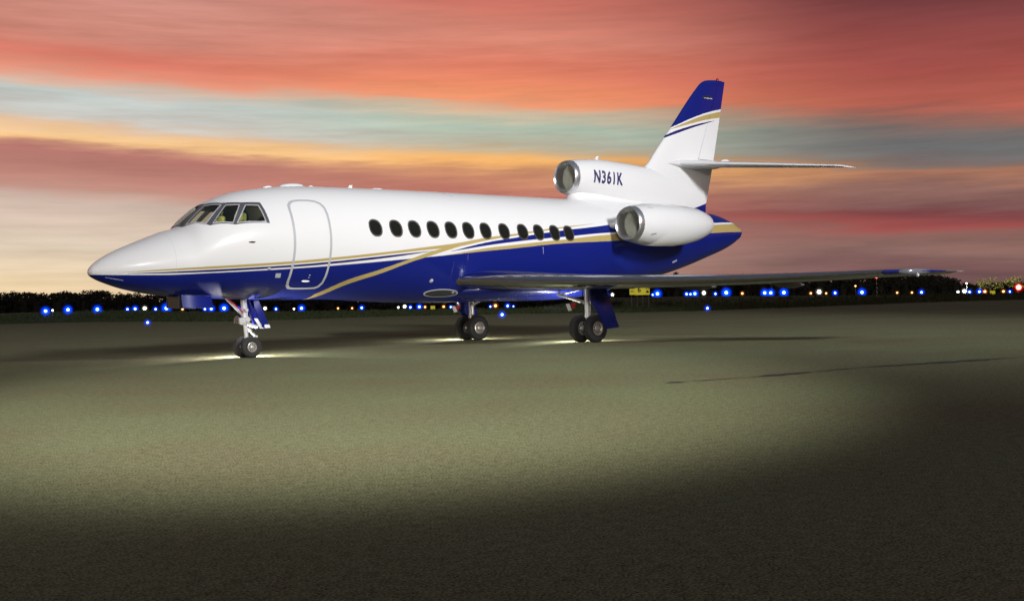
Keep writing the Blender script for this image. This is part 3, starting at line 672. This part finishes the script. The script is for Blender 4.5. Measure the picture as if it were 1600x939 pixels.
ng = strut('nose_gear', [((NX-.06, 0, 1.35), (NX-.03, 0, .72), .065, .065), ((NX-.035, 0, .78), (NX-.03, 0, .70), .085, .085), ((NX-.03, 0, .72), (NX, 0, .30), .045, .045), ((NX, -.17, .222), (NX, .17, .222), .035, .035), ((NX, 0, .33), (NX, 0, .18), .065, .055), ((NX-.05, -.13, 1.0), (NX-.05, .13, 1.0), .04, .04)], STEEL, JET)
for s in (-1, 1): wheel((NX, s*.17, .222), .222, .15, ng, .105, s)
strut('drag_brace', [((NX-.50, -.05, 1.30), (NX-.09, -.05, .95), .013, .013)], RED, ng); strut('drag_strut', [((NX-.42, .1, 1.28), (NX-.06, .06, .9), .028, .028)], STEEL, ng)
obj('torque_link', *join(plate([(NX+.03, -.06, .62), (NX+.03, .06, .62), (NX+.20, .03, .44), (NX+.20, -.03, .44)], .03), plate([(NX+.03, -.06, .30), (NX+.03, .06, .30), (NX+.20, .03, .44), (NX+.20, -.03, .44)], .03), tube((NX+.2, -.07, .44), (NX+.2, .07, .44), .022)), STEEL, ng)
obj('steering_unit', *join(box((NX-.14, 0, .78), (.16, .24, .10)), tube((NX-.03, -.14, .80), (NX-.03, .14, .80), .055), box((NX+.10, -.02, .68), (.26, .14, .05), 0, .35), tube((NX-.17, -.09, .84), (NX-.17, -.09, .70), .03)), STEEL, ng)
obj('taxi_light', *lathe([(0, .001), (0, .075), (.02, .082), (.06, .06), (.09, .02)], (NX-.24, 0, .80), 'X', 20), CHROME, ng)
V, F = path_tube([(NX+.03, -.07, 1.2), (NX+.10, -.09, 1.0), (NX+.06, -.08, .8), (NX+.13, -.07, .62), (NX+.06, -.06, .36)], .011, 6); obj('hydraulic_hose', V, F, BLACK, ng)
gd = obj('gear_door', *plate([(NX+.08, -.16, 1.2), (NX+.20, -.18, 1.19), (NX+.46, -.18, .60), (NX+.30, -.17, .59), (NX+.12, -.15, .98)], .025), BPAINT, ng)
obj('gear_door', *plate([(NX+.08, .16, 1.2), (NX+.20, .18, 1.19), (NX+.46, .18, .60), (NX+.30, .17, .59), (NX+.12, .15, .98)], .025), BPAINT, ng)
obj('placard', *join(plate([(NX+.10, -.135, .82), (NX+.18, -.15, .82), (NX+.31, -.15, .61), (NX+.24, -.14, .60)], .01)), WPAINT, ng)
obj('placard', *plate([(NX+.31, -.197, .68), (NX+.43, -.197, .68), (NX+.455, -.197, .61), (NX+.32, -.197, .605)], .006, .004), WPAINT, ng)
for s in (-1, 1):
    obj('bay_door', *plate([(1.72, s*.32, 1.34), (2.36, s*.32, 1.30), (2.36, s*.40, 1.055), (1.72, s*.40, 1.075)], .03), BPAINT, ng)
obj('bay_box', *box((1.74, 0, 1.20), (.10, .5, .26)), DARKM, ng)
MX = 11.216
for s in (-1, 1):
    y = s*2.225
    mg = strut('main_gear', [((MX, y, 1.42), (MX, y, .62), .075, .07), ((MX, y, .66), (MX, y, .60), .085, .085), ((MX, y, .62), (MX, y, .36), .05, .05), ((MX, y-.25, .335), (MX, y+.25, .335), .045, .045), ((MX, y, .42), (MX, y, .28), .08, .07)], STEEL, JET)
    for q in (-1, 1): wheel((MX, y+q*.25, .335), .335, .215, mg, .165, s)
    strut('side_brace', [((MX-.52, s*1.75, 1.16), (MX-.04, y, .98), .026, .026), ((MX-.52, s*1.75, 1.16), (MX-.04, y, 1.30), .02, .02), ((MX-.15, s*1.3, 1.2), (MX, y, .92), .03, .03)], STEEL, mg)
    obj('torque_link', *join(plate([(MX+.04, y-.05, .66), (MX+.04, y+.05, .66), (MX+.2, y+.03, .52), (MX+.2, y-.03, .52)], .03), plate([(MX+.04, y-.05, .38), (MX+.04, y+.05, .38), (MX+.2, y+.03, .52), (MX+.2, y-.03, .52)], .03)), STEEL, mg)
    yo = y+s*.375
    pts = [(px_, yo+s*(.02-.04*(pz_-.3)), pz_) for px_, pz_ in ((MX-.27, 1.36), (MX+.27, 1.36), (MX+.67, .342), (MX+.24, .311), (MX-.27, 1.0))]
    obj('gear_door', *plate(pts, .03), BPAINT, mg)
    obj('gear_placard', *plate([(MX-.70, s*2.2, .94), (MX-.58, s*2.2, .94), (MX-.50, s*2.2, .78), (MX-.62, s*2.2, .77)], .02), WPAINT, mg)
    obj('gear_flag', *plate([(MX-.55, s*2.22, .95), (MX-.38, s*2.22, .95), (MX-.44, s*2.22, .84), (MX-.50, s*2.22, .81)], .015), RED, mg)
    V, F = path_tube([(MX-.06, y-s*.07, 1.3), (MX-.10, y-s*.09, 1.0), (MX-.07, y-s*.08, .7), (MX-.05, y-s*.1, .4)], .012, 6); obj('brake_hose', V, F, BLACK, mg)
# oval landing-light window low on the fuselage
def lens(ax, ap): return [(7.945+ax*math.cos(t), fz(7.945, 1.262)-ap*math.sin(t)) for t in [2*math.pi*k/40 for k in range(40)]]
lw = obj('landing_light', *ring_patch(lens(.50, .125), lens(.46, .104), .008, .008, .0), SEAL, JET); obj('glass', *fill_patch(lens(.47, .108), .003, 4, False), simple('light_window', (.04, .042, .05), .15), lw)
bump_on(8.28, fz(8.28, 1.275), .09, .07, .012, 'lamp', simple('lamp_reflector', (.8, .78, .55), .2, .5), lw)
# ------------------------------------------------------------------ lights on the ground behind the wheels, whose light fans out past the tyres
GLOW = emit('work_light_glow', (1, .97, .9), 6)
def ground_light(x, y, watts, label):
    o = empty('ground_light', (x, y, 0)); tag(o, label, 'light', 'small lamps set down behind the wheels')
    obj('housing', *lathe([(0, .001), (0, .07), (.015, .07), (.02, .015), (.19, .015), (.20, .045), (.23, .05), (.235, .042)], (0, 0, 0), 'Z', 16), BLACK, o)
    obj('lamp_dome', *lathe([(.233, .042), (.245, .034), (.252, .016), (.254, .001)], (0, 0, 0), 'Z', 14), GLOW, o)
    l = bpy.data.lights.new('ground_light_source', 'POINT'); l.energy = watts; l.color = (1, .95, .86); l.shadow_soft_size = .02
    p = bpy.data.objects.new('ground_light_source', l); COL.objects.link(p); p.parent = o; p.location = (0, 0, .285)
ground_light(NX+.16, .40, 330, 'small lamp on the asphalt hidden behind the nose wheels')
ground_light(MX+.22, -1.72, 220, 'small lamp on the asphalt behind the near main wheels')
ground_light(MX+.22, 2.82, 300, 'small lamp on the asphalt behind the far main wheels')
# ------------------------------------------------------------------ pavement joint with missing filler
JOINT = simple('joint_dark', (.012, .012, .010), .95)
def on_ground(px, py):
    d = fw+rt*((px-800)/FPX)+up*((469.5-py)/FPX); t = -CAM.z/d.z; return CAM+d*t
def crack(a, b, w, name, seed):
    rnd = random.Random(seed); A, B = on_ground(*a), on_ground(*b); n = max(6, int((B-A).length/.12)); d = (B-A).normalized(); s = Vector((-d.y, d.x, 0)); V = []
    off = 0
    for i in range(n+1):
        p = A+(B-A)*i/n; off = .8*off+rnd.uniform(-.012, .012); ww = w*rnd.uniform(.45, 1.3)*(min(1, 3*min(i, n-i)/n+.05))
        V += [tuple(p+s*(off-ww)+Vector((0, 0, .004))), tuple(p+s*(off+ww)+Vector((0, 0, .004)))]
    return tag(obj(name, V, [(2*i, 2*i+1, 2*i+3, 2*i+2) for i in range(n)], JOINT, smooth=False), kind='structure')
for i, (a, b, w) in enumerate([((1602, 558), (1338, 575), .12), ((1342, 574.8), (1270, 581), .05), ((1276, 580.6), (1168, 589.8), .12), ((1172, 589.5), (1068, 596.8), .035), ((1073, 596.4), (1038, 598.8), .09), ((850, 511), (560, 529), .03), ((556, 529.5), (500, 532.5), .012)]):
    crack(a, b, w, 'pavement_joint', i)
# ------------------------------------------------------------------ airfield lights
def bulb_mat(name, col, s): return emit(name, col, s)
def halo_mat(name, col, s):
    """painted glow round the lamp, an emitting volume thinning outwards"""
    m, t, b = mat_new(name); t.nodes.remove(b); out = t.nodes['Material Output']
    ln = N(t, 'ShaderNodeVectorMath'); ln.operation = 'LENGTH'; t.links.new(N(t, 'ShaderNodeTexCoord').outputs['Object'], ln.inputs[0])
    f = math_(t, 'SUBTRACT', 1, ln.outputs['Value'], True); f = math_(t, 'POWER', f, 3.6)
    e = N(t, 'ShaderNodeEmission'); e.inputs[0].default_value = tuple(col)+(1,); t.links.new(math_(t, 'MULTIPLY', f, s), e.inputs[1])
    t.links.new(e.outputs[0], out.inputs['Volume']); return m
LM = {'blue': (bulb_mat('bulb_blue', (.35, .6, 1), 9), halo_mat('halo_blue', (.0, .05, 1), 22)),
      'white': (bulb_mat('bulb_white', (1, .96, .88), 12), halo_mat('halo_white', (.9, .85, .75), 5)),
      'orange': (bulb_mat('bulb_orange', (1, .62, .22), 4), halo_mat('halo_orange', (1, .22, .01), 8)),
      'red': (bulb_mat('bulb_red', (1, .20, .16), 6), halo_mat('halo_red', (1, .005, .005), 8))}
STAKE = simple('stake_grey', (.10, .10, .10), .6)
def light_mesh(col, r, h):
    parts = [tube((0, 0, 0), (0, 0, h), .03, .025, 6), lathe([(h-.06, .02), (h-.05, r*.5), (h, r*.55)], (0, 0, 0), 'Z', 10)]; fm = [0]*sum(len(p[1]) for p in parts)
    c = h+r*.8
    s1 = lathe([(r*.55*math.sin(a), max(.001, r*.55*math.cos(a))) for a in [(-.5+k/8)*math.pi for k in range(9)]], (0, 0, c), 'Z', 12)
    fm += [1]*len(s1[1]); V, F = join(*parts, s1); return V, F, fm
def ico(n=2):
    bm = bmesh.new(); bmesh.ops.create_icosphere(bm, subdivisions=n, radius=1); me = bpy.data.meshes.new('glow_halo'); bm.to_mesh(me); bm.free(); return me
GLOW_HALOS = {}
def glow_halo(col, r, parent, z):  # added emissive sphere imitating lens glow round the bulb, not a lamp part
    if col not in GLOW_HALOS:
        me = ico(3); me.materials.append(LM[col][1]); GLOW_HALOS[col] = me
    o = bpy.data.objects.new('glow_halo', GLOW_HALOS[col]); COL.objects.link(o); o.parent = parent; o.location = (0, 0, z); o.scale = (r, r, r); return o
LAMPS = [(71,486,'blue',1.1),(82,485,'white',.8),(106,484,'blue',1.1),(152,485,'blue',1.1),(199,484,'blue',.7),(211,485,'blue',.9),(226,485,'white',1.5),(243,484,'blue',.7),(260,484.5,'blue',1.3),(285,484,'orange',.9),
 (320,485,'blue',.7),(330,484,'blue',1.0),(350,484,'blue',1.2),(372,484,'blue',.8),(414,485,'white',1.3),(431,484.5,'blue',.7),(459,485,'white',.8),(471,485,'blue',1.0),(528,482,'orange',.8),(550,482,'orange',.8),
 (565,484.5,'blue',.8),(622,482,'white',.9),(632,482,'white',1.4),(641,482,'blue',.7),(655,483.5,'blue',.9),(664,481.5,'orange',.9),(693,481.5,'orange',1.0),(704,482,'blue',.6),(766,481,'blue',.6),(774,481.5,'orange',1.3),
 (793,483.5,'blue',.8),(802,481,'blue',.5),(946,461,'blue',1.0),(957,460.5,'white',1.3),(1020,461,'blue',.6),(1027.5,461,'blue',1.2),(1073,460,'blue',.8),(1079,460,'blue',.7),(1086,461,'blue',1.0),(1100,460.5,'white',1.6),
 (1118,460,'blue',.7),(1135,461,'blue',1.3),(1160,459.5,'orange',1.0),(1195,460,'blue',1.1),(1204.5,460,'blue',1.1),(1225,460,'blue',1.2),(1267,458.5,'orange',.9),(1280,459,'white',1.8),(1291,459,'orange',.8),(1305,461.5,'blue',.8),
 (1347,460,'blue',1.1),(1402,457.5,'orange',.8),(1425,457.5,'orange',.8),(1440,460,'blue',.8),(1497,457.5,'white',1.0),(1507,457,'white',1.5),(1515,457.5,'blue',.7),(1530.5,459,'blue',.8),(1539,456.5,'orange',1.1),(1568,456.5,'orange',1.0),(1578,457.5,'blue',.6)]
ORD = ['zeroth', 'first', 'second', 'third', 'fourth', 'fifth', 'sixth', 'seventh', 'eighth', 'ninth', 'tenth', 'eleventh', 'twelfth', 'thirteenth', 'fourteenth', 'fifteenth', 'sixteenth', 'seventeenth', 'eighteenth', 'nineteenth', 'twentieth']
def side_of(px):
    return 'left of the nose gear' if px < 385 else 'between nose gear and far main gear' if px < 745 else 'between the two main gears' if px < 930 else 'under the wing right of the wheels' if px < 1450 else 'beyond the wing tip'
cnt = {}; meshes = {}
tot = {}
for px, py, c, s in LAMPS: tot[(c, side_of(px))] = tot.get((c, side_of(px)), 0)+1
DL = 108.0
def place_light(px, py, col, s, d, label, group, name):
    b = bearing(px)*d*math.hypot(1, 0); x, y = CAM.x+b.x, CAM.y+b.y
    dep = d*math.cos(math.atan((px-800)/FPX)); z = CAM.z+(horizon(px)-py)*dep/FPX
    g = terrain(x, y) if d > 80 else max(0, terrain(x, y)); r = (.20 if col == 'blue' else .165)*s; h = max(.12, z-g-.8*r)
    V, F, fm = light_mesh(col, r, h); me_o = obj(name, V, F, None, None, mats=[STAKE, LM[col][0]], fm=fm); me_o.location = (x, y, g); glow_halo(col, {'white': 1.7, 'blue': 2.9}.get(col, 2.2)*r, me_o, h+.8*r)
    return tag(me_o, label, 'light', group)
NAMES = {'blue': 'taxiway_light', 'white': 'field_lamp', 'orange': 'runway_light', 'red': 'obstruction_light'}
WORD = {'blue': 'blue light', 'white': 'bright white lamp', 'orange': 'orange light', 'red': 'red light'}
for px, py, c, s in LAMPS:
    k = (c, side_of(px)); cnt[k] = cnt.get(k, 0)+1
    lab = (ORD[cnt[k]]+' ' if tot[k] > 1 else 'only ')+WORD[c]+(' from left' if tot[k] > 1 else '')+' in row '+side_of(px)
    place_light(px, py, c, s, DL+random.uniform(-1.5, 1.5), lab, {'blue': 'blue taxiway lights', 'white': 'white field lamps', 'orange': 'orange runway lights'}[c], NAMES[c])
place_light(230, 505.5, 'blue', .55, 70, 'single blue light standing near the apron edge below the jet\'s nose', 'blue taxiway lights', 'taxiway_light')
place_light(1105, 484.5, 'blue', .55, 69, 'single blue light standing near the apron edge below the wing', 'blue taxiway lights', 'taxiway_light')
place_light(784, 495.5, 'blue', .6, 62, 'single blue light near the apron edge, right of the far main wheels', 'blue taxiway lights', 'taxiway_light')
# tall masts with red or white lamps by the trees
def mast(px, py, col, r, d, label, watts=0):
    b = bearing(px)*d; x, y = CAM.x+b.x, CAM.y+b.y; z = CAM.z+(horizon(px)-py)*d*math.cos(math.atan((px-800)/FPX))/FPX; g = terrain(x, y)
    t = empty('light_mast', (x, y, g)); tag(t, label, 'mast', 'lamp masts by the trees'); H = z-g
    obj('pole', *tube((0, 0, -.1), (0, 0, H-r*.8), .09, .05, 8), STAKE, t)
    obj('bulb', *lathe([(r*.5*math.sin(a), max(.001, r*.5*math.cos(a))) for a in [(-.5+k/8)*math.pi for k in range(9)]], (0, 0, H), 'Z', 12), LM[col][0], t)
    glow_halo(col, 1.4*r, t, H)
    if watts:
        l = bpy.data.lights.new('mast_lamp', 'POINT'); l.energy = watts; l.color = (1, .93, .7); l.shadow_soft_size = r; p = bpy.data.objects.new('mast_lamp', l); COL.objects.link(p); p.parent = t; p.location = (0, 0, H+r*1.5)
mast(1592, 449, 'red', .62, 150, 'mast with a large glowing red lamp at the right edge'); mast(1370, 433, 'red', .5, 240, 'tall mast with a red lamp above the trees, under the wing')
mast(1206, 437.5, 'red', .4, 240, 'tall mast with a red lamp just under the wing, above blue lights'); mast(1511, 443, 'white', .36, 300, 'mast with a white lamp above the trees past the wing tip', 45000); mast(1337, 447, 'orange', .26, 200, 'short mast with a small orange lamp in front of the trees')
# ------------------------------------------------------------------ taxiway signs
YEL = simple('sign_yellow', (.62, .52, .03), .5); YELE = emit('sign_yellow_lit', (.75, .62, .04), .5); BLK = simple('sign_black', (.01, .01, .012), .6)
def text_on(body, size, mat, parent, loc, name):
    cu = bpy.data.curves.new(name, 'FONT'); cu.body = body; cu.size = size; cu.align_x = 'CENTER'; cu.align_y = 'CENTER'; cu.offset = .01; cu.extrude = .004
    o = bpy.data.objects.new('src', cu); COL.objects.link(o); bpy.context.view_layer.update()
    me = bpy.data.meshes.new_from_object(o.evaluated_get(bpy.context.evaluated_depsgraph_get())); bpy.data.objects.remove(o)
    me.transform(Matrix.Translation(loc) @ Matrix.Rotation(R(90), 4, 'X')); me.materials.clear(); me.materials.append(mat)
    t = bpy.data.objects.new(name, me); COL.objects.link(t); t.parent = parent; return t
d = 80; b = bearing(1000)*d; x, y = CAM.x+b.x, CAM.y+b.y; g = max(0, terrain(x, y)); zb = CAM.z+(horizon(1000)-461)*d/FPX
sg = empty('taxiway_sign', (x, y, g)); sg.rotation_euler = (0, 0, -math.atan2(b.x, b.y)); tag(sg, 'yellow illuminated taxiway sign with black 6 and A under the wing', 'sign')
zb -= g
obj('panel', *box((.02, 0, zb+.33), (.80, .16, .66)), YELE, sg); obj('arrow_panel', *box((-.56, 0, zb+.24), (.34, .16, .42)), YELE, sg)
obj('side_panel', *box((.56, 0, zb+.33), (.265, .16, .66)), YELE, sg)
obj('black_panel', *box((.545, -.086, zb+.38), (.20, .02, .48)), BLK, sg); obj('arrow', *box((-.56, -.086, zb+.27), (.22, .02, .07)), BLK, sg)
text_on('6', .5, BLK, sg, (-.04, -.09, zb+.36), 'digit'); text_on('A', .36, YELE, sg, (.545, -.10, zb+.36), 'letter')
for lx in (-.6, -.2, .2, .6): obj('leg', *tube((lx, 0, -.3), (lx, 0, zb+.01), .025), STAKE, sg)
def small_sign(px, py, label):
    d = 106; b = bearing(px)*d; x, y = CAM.x+b.x, CAM.y+b.y; g = terrain(x, y); z = CAM.z+(horizon(px)-py)*d/FPX-g
    s = empty('small_sign', (x, y, g)); s.rotation_euler = (0, 0, -math.atan2(b.x, b.y)); tag(s, label, 'sign', 'small lit signs in the light row')
    obj('panel', *box((0, 0, z), (.42, .1, .32)), YELE, s); obj('leg', *tube((0, 0, -.2), (0, 0, z-.15), .03), STAKE, s)
small_sign(676, 480.5, 'small pale yellow lit sign between two orange lights near the far main gear'); small_sign(1551, 456.5, 'small pale yellow lit sign between two orange lights beyond the wing tip')
# ------------------------------------------------------------------ trees
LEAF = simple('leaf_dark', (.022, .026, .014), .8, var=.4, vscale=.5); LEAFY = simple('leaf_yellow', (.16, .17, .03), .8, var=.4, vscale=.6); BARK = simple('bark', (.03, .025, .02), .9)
def clump(rnd, c, r, n, size, V, F):
    for _ in range(n):
        while True:
            p = Vector((rnd.uniform(-1, 1), rnd.uniform(-1, 1), rnd.uniform(-1, 1)))
            if p.length < 1: break
        p = Vector((c[0]+p.x*r[0], c[1]+p.y*r[0], c[2]+p.z*r[1])); a = Vector((rnd.gauss(0, 1), rnd.gauss(0, 1), rnd.gauss(0, 1))).normalized(); b = a.orthogonal().normalized(); e = a.cross(b); s = size*rnd.uniform(.5, 1.3); k = len(V)
        V += [tuple(p-b*s), tuple(p+e*s*.6), tuple(p+b*s), tuple(p-e*s*.6)]; F.append((k, k+1, k+2, k+3))
def crown_pts(rnd, h, w, lobes): return [(rnd.uniform(-w, w)*.75, rnd.uniform(-w, w)*.75, h*rnd.uniform(.42, .86), w*rnd.uniform(.35, .6), h*rnd.uniform(.10, .2)) for _ in range(lobes)]
def tpos(px, d): b = bearing(px)*d; return CAM.x+b.x, CAM.y+b.y
rnd = random.Random(3); V, F = [], []
TOPY = pchip([(-150, 462), (0, 461), (60, 460), (120, 459), (160, 458), (200, 461), (270, 462), (400, 462), (560, 466), (700, 468), (850, 462), (930, 446), (1000, 434), (1100, 432), (1250, 431), (1380, 432), (1440, 431), (1475, 434), (1500, 445), (1560, 444), (1640, 441), (1750, 440)])
px = -140.
while px < 1740:
    for row in range(2):
        d = 430+row*45+rnd.uniform(-12, 12); x, y = tpos(px+rnd.uniform(-5, 5), d); g = terrain(x, y)-.3
        top = CAM.z+(horizon(px)-TOPY(px)-rnd.uniform(-2.5, 3)+2.6*math.sin(px*.071)*math.sin(px*.023+1))*d/FPX; h = max(2.5, top-g); w = rnd.uniform(2.0, 3.4)
        for k in range(11): clump(rnd, (x+rnd.uniform(-w, w), y+rnd.uniform(-w, w), g+h*rnd.uniform(.08, .86)), (w*.55, h*.15), 16, .62, V, F)
        for k in range(5): clump(rnd, (x+rnd.uniform(-w, w)*.8, y+rnd.uniform(-w, w)*.8, g+h*rnd.uniform(.82, .97)), (w*.3, h*.06), 7, .42, V, F)
        o = len(V); a0 = rnd.random(); v, f = tube((x, y, g-.5), (x+rnd.uniform(-.3, .3), y, g+h*.62), w*.62, w*.4, 7); V += v; F += [tuple(i+o for i in q) for q in f]
    px += 7.5
tag(obj('treeline', V, F, LEAF, smooth=False), 'dark continuous wood along the far side of the airfield', 'trees', kind='stuff')
def tree(px, topy, d, wpx, label, leaf=LEAF, lobes=9, dens=26, basey=None):
    x, y = tpos(px, d); g = terrain(x, y)-.2; h = CAM.z+(horizon(px)-topy)*d/FPX-g; w = wpx*d/FPX/2; rn = random.Random(int(px))
    t = empty('tree', (x, y, g)); tag(t, label, 'tree', 'trees that stand out of the wood'); V, F = [], []
    pts = crown_pts(rn, h, w, lobes)+[(0, 0, h*.86, w*.5, h*.1)]
    for a, b, c, r, rh in pts: clump(rn, (a, b, c), (r, rh), dens, .036*h+.12, V, F)
    obj('crown', V, F, leaf, t, smooth=False)
    obj('trunk', *join(path_tube([(0, 0, -.3), (.1, 0, h*.25), (-.05, .1, h*.5), (.1, 0, h*.75)], [.22, .17, .12, .05], 7), *[path_tube([(0, 0, h*.35), (a*.5, b*.5, (h*.35+c)/2), (a, b, c)], [.09, .06, .02], 5) for a, b, c, _, _ in pts[:6]]), BARK, t)
tree(160, 453.5, 415, 44, 'rounded tree rising above the wood left of the jet\'s nose'); tree(40, 457, 415, 34, 'low broad tree at the far left of the wood'); tree(214, 457.5, 415, 26, 'small tree on the skyline just under the jet\'s nose')
tree(1056, 424.5, 400, 16, 'lone tree top showing above the wing below the tail cone'); tree(1395, 427, 405, 40, 'spreading tree with gaps in its crown left of the wing tip', lobes=12); tree(1440, 427.5, 410, 46, 'dense rounded tree right under the wing tip light', lobes=14, dens=40)
tree(1474, 431, 405, 34, 'shorter rounded tree at the wood\'s end below the wing tip', lobes=10, dens=40)
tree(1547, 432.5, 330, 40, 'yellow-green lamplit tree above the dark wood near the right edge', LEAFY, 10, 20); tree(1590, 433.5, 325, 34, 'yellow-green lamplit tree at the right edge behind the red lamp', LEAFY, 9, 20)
# ------------------------------------------------------------------ grass blades and scrub along the apron edge
rnd = random.Random(11); V, F = [], []
for _ in range(26000):
    px = rnd.uniform(-60, 1660); D = EDGE(px); d = D+abs(rnd.gauss(0, 1))*9-1.2
    if d > 112: continue
    b = bearing(px); x, y = CAM.x+b.x*d, CAM.y+b.y*d; g = terrain(x, y); h = rnd.uniform(.08, .26); a = rnd.uniform(0, 6.28); w = rnd.uniform(.03, .07); k = len(V); lx, ly = rnd.uniform(-.08, .08), rnd.uniform(-.08, .08)
    V += [(x-w*math.cos(a), y-w*math.sin(a), g-.02), (x+w*math.cos(a), y+w*math.sin(a), g-.02), (x+lx, y+ly, g+h)]; F.append((k, k+1, k+2))
GR = simple('grass_blade', (.040, .062, .016), .85, var=.5, vscale=.7)
tag(obj('grass', V, F, GR, smooth=False), 'rough short green grass along the far apron edge', 'grass', kind='stuff')
def bush(px, d, wpx, hpx, label, m):
    b = bearing(px); x, y = CAM.x+b.x*d, CAM.y+b.y*d; g = max(0, terrain(x, y))-.02; w = wpx*d/FPX/2; h = hpx*d/FPX; rn = random.Random(int(px)); V, F = [], []
    for k in range(14): clump(rn, (rn.uniform(-w, w)*.7*abs(b.y), -rn.uniform(-w, w)*.7*b.x, h*rn.uniform(.15, .7)), (w*.35, h*.22), 26, .055, V, F)
    t = empty('bush', (x, y, g)); tag(t, label, 'bush', 'low bushes at the apron edge'); obj('foliage', V, F, m, t, smooth=False)
    obj('stems', *join(*[path_tube([(0, 0, -.05), (rn.uniform(-.3, .3)*w, rn.uniform(-.3, .3)*w, h*.4), (rn.uniform(-.6, .6)*w, rn.uniform(-.6, .6)*w, h*.75)], [.02, .014, .006], 5) for _ in range(6)]), BARK, t)
GREY = simple('leaf_greygreen', (.10, .13, .10), .8, var=.3, vscale=2)
bush(868, 80, 74, 13, 'pale grey-green low bush behind the near main wheels', GREY); bush(965, 84, 44, 13, 'dark scrubby bush beside the near gear door below the wing', LEAF); bush(1035, 84, 40, 9, 'dark low scrub under the yellow taxiway sign', LEAF)
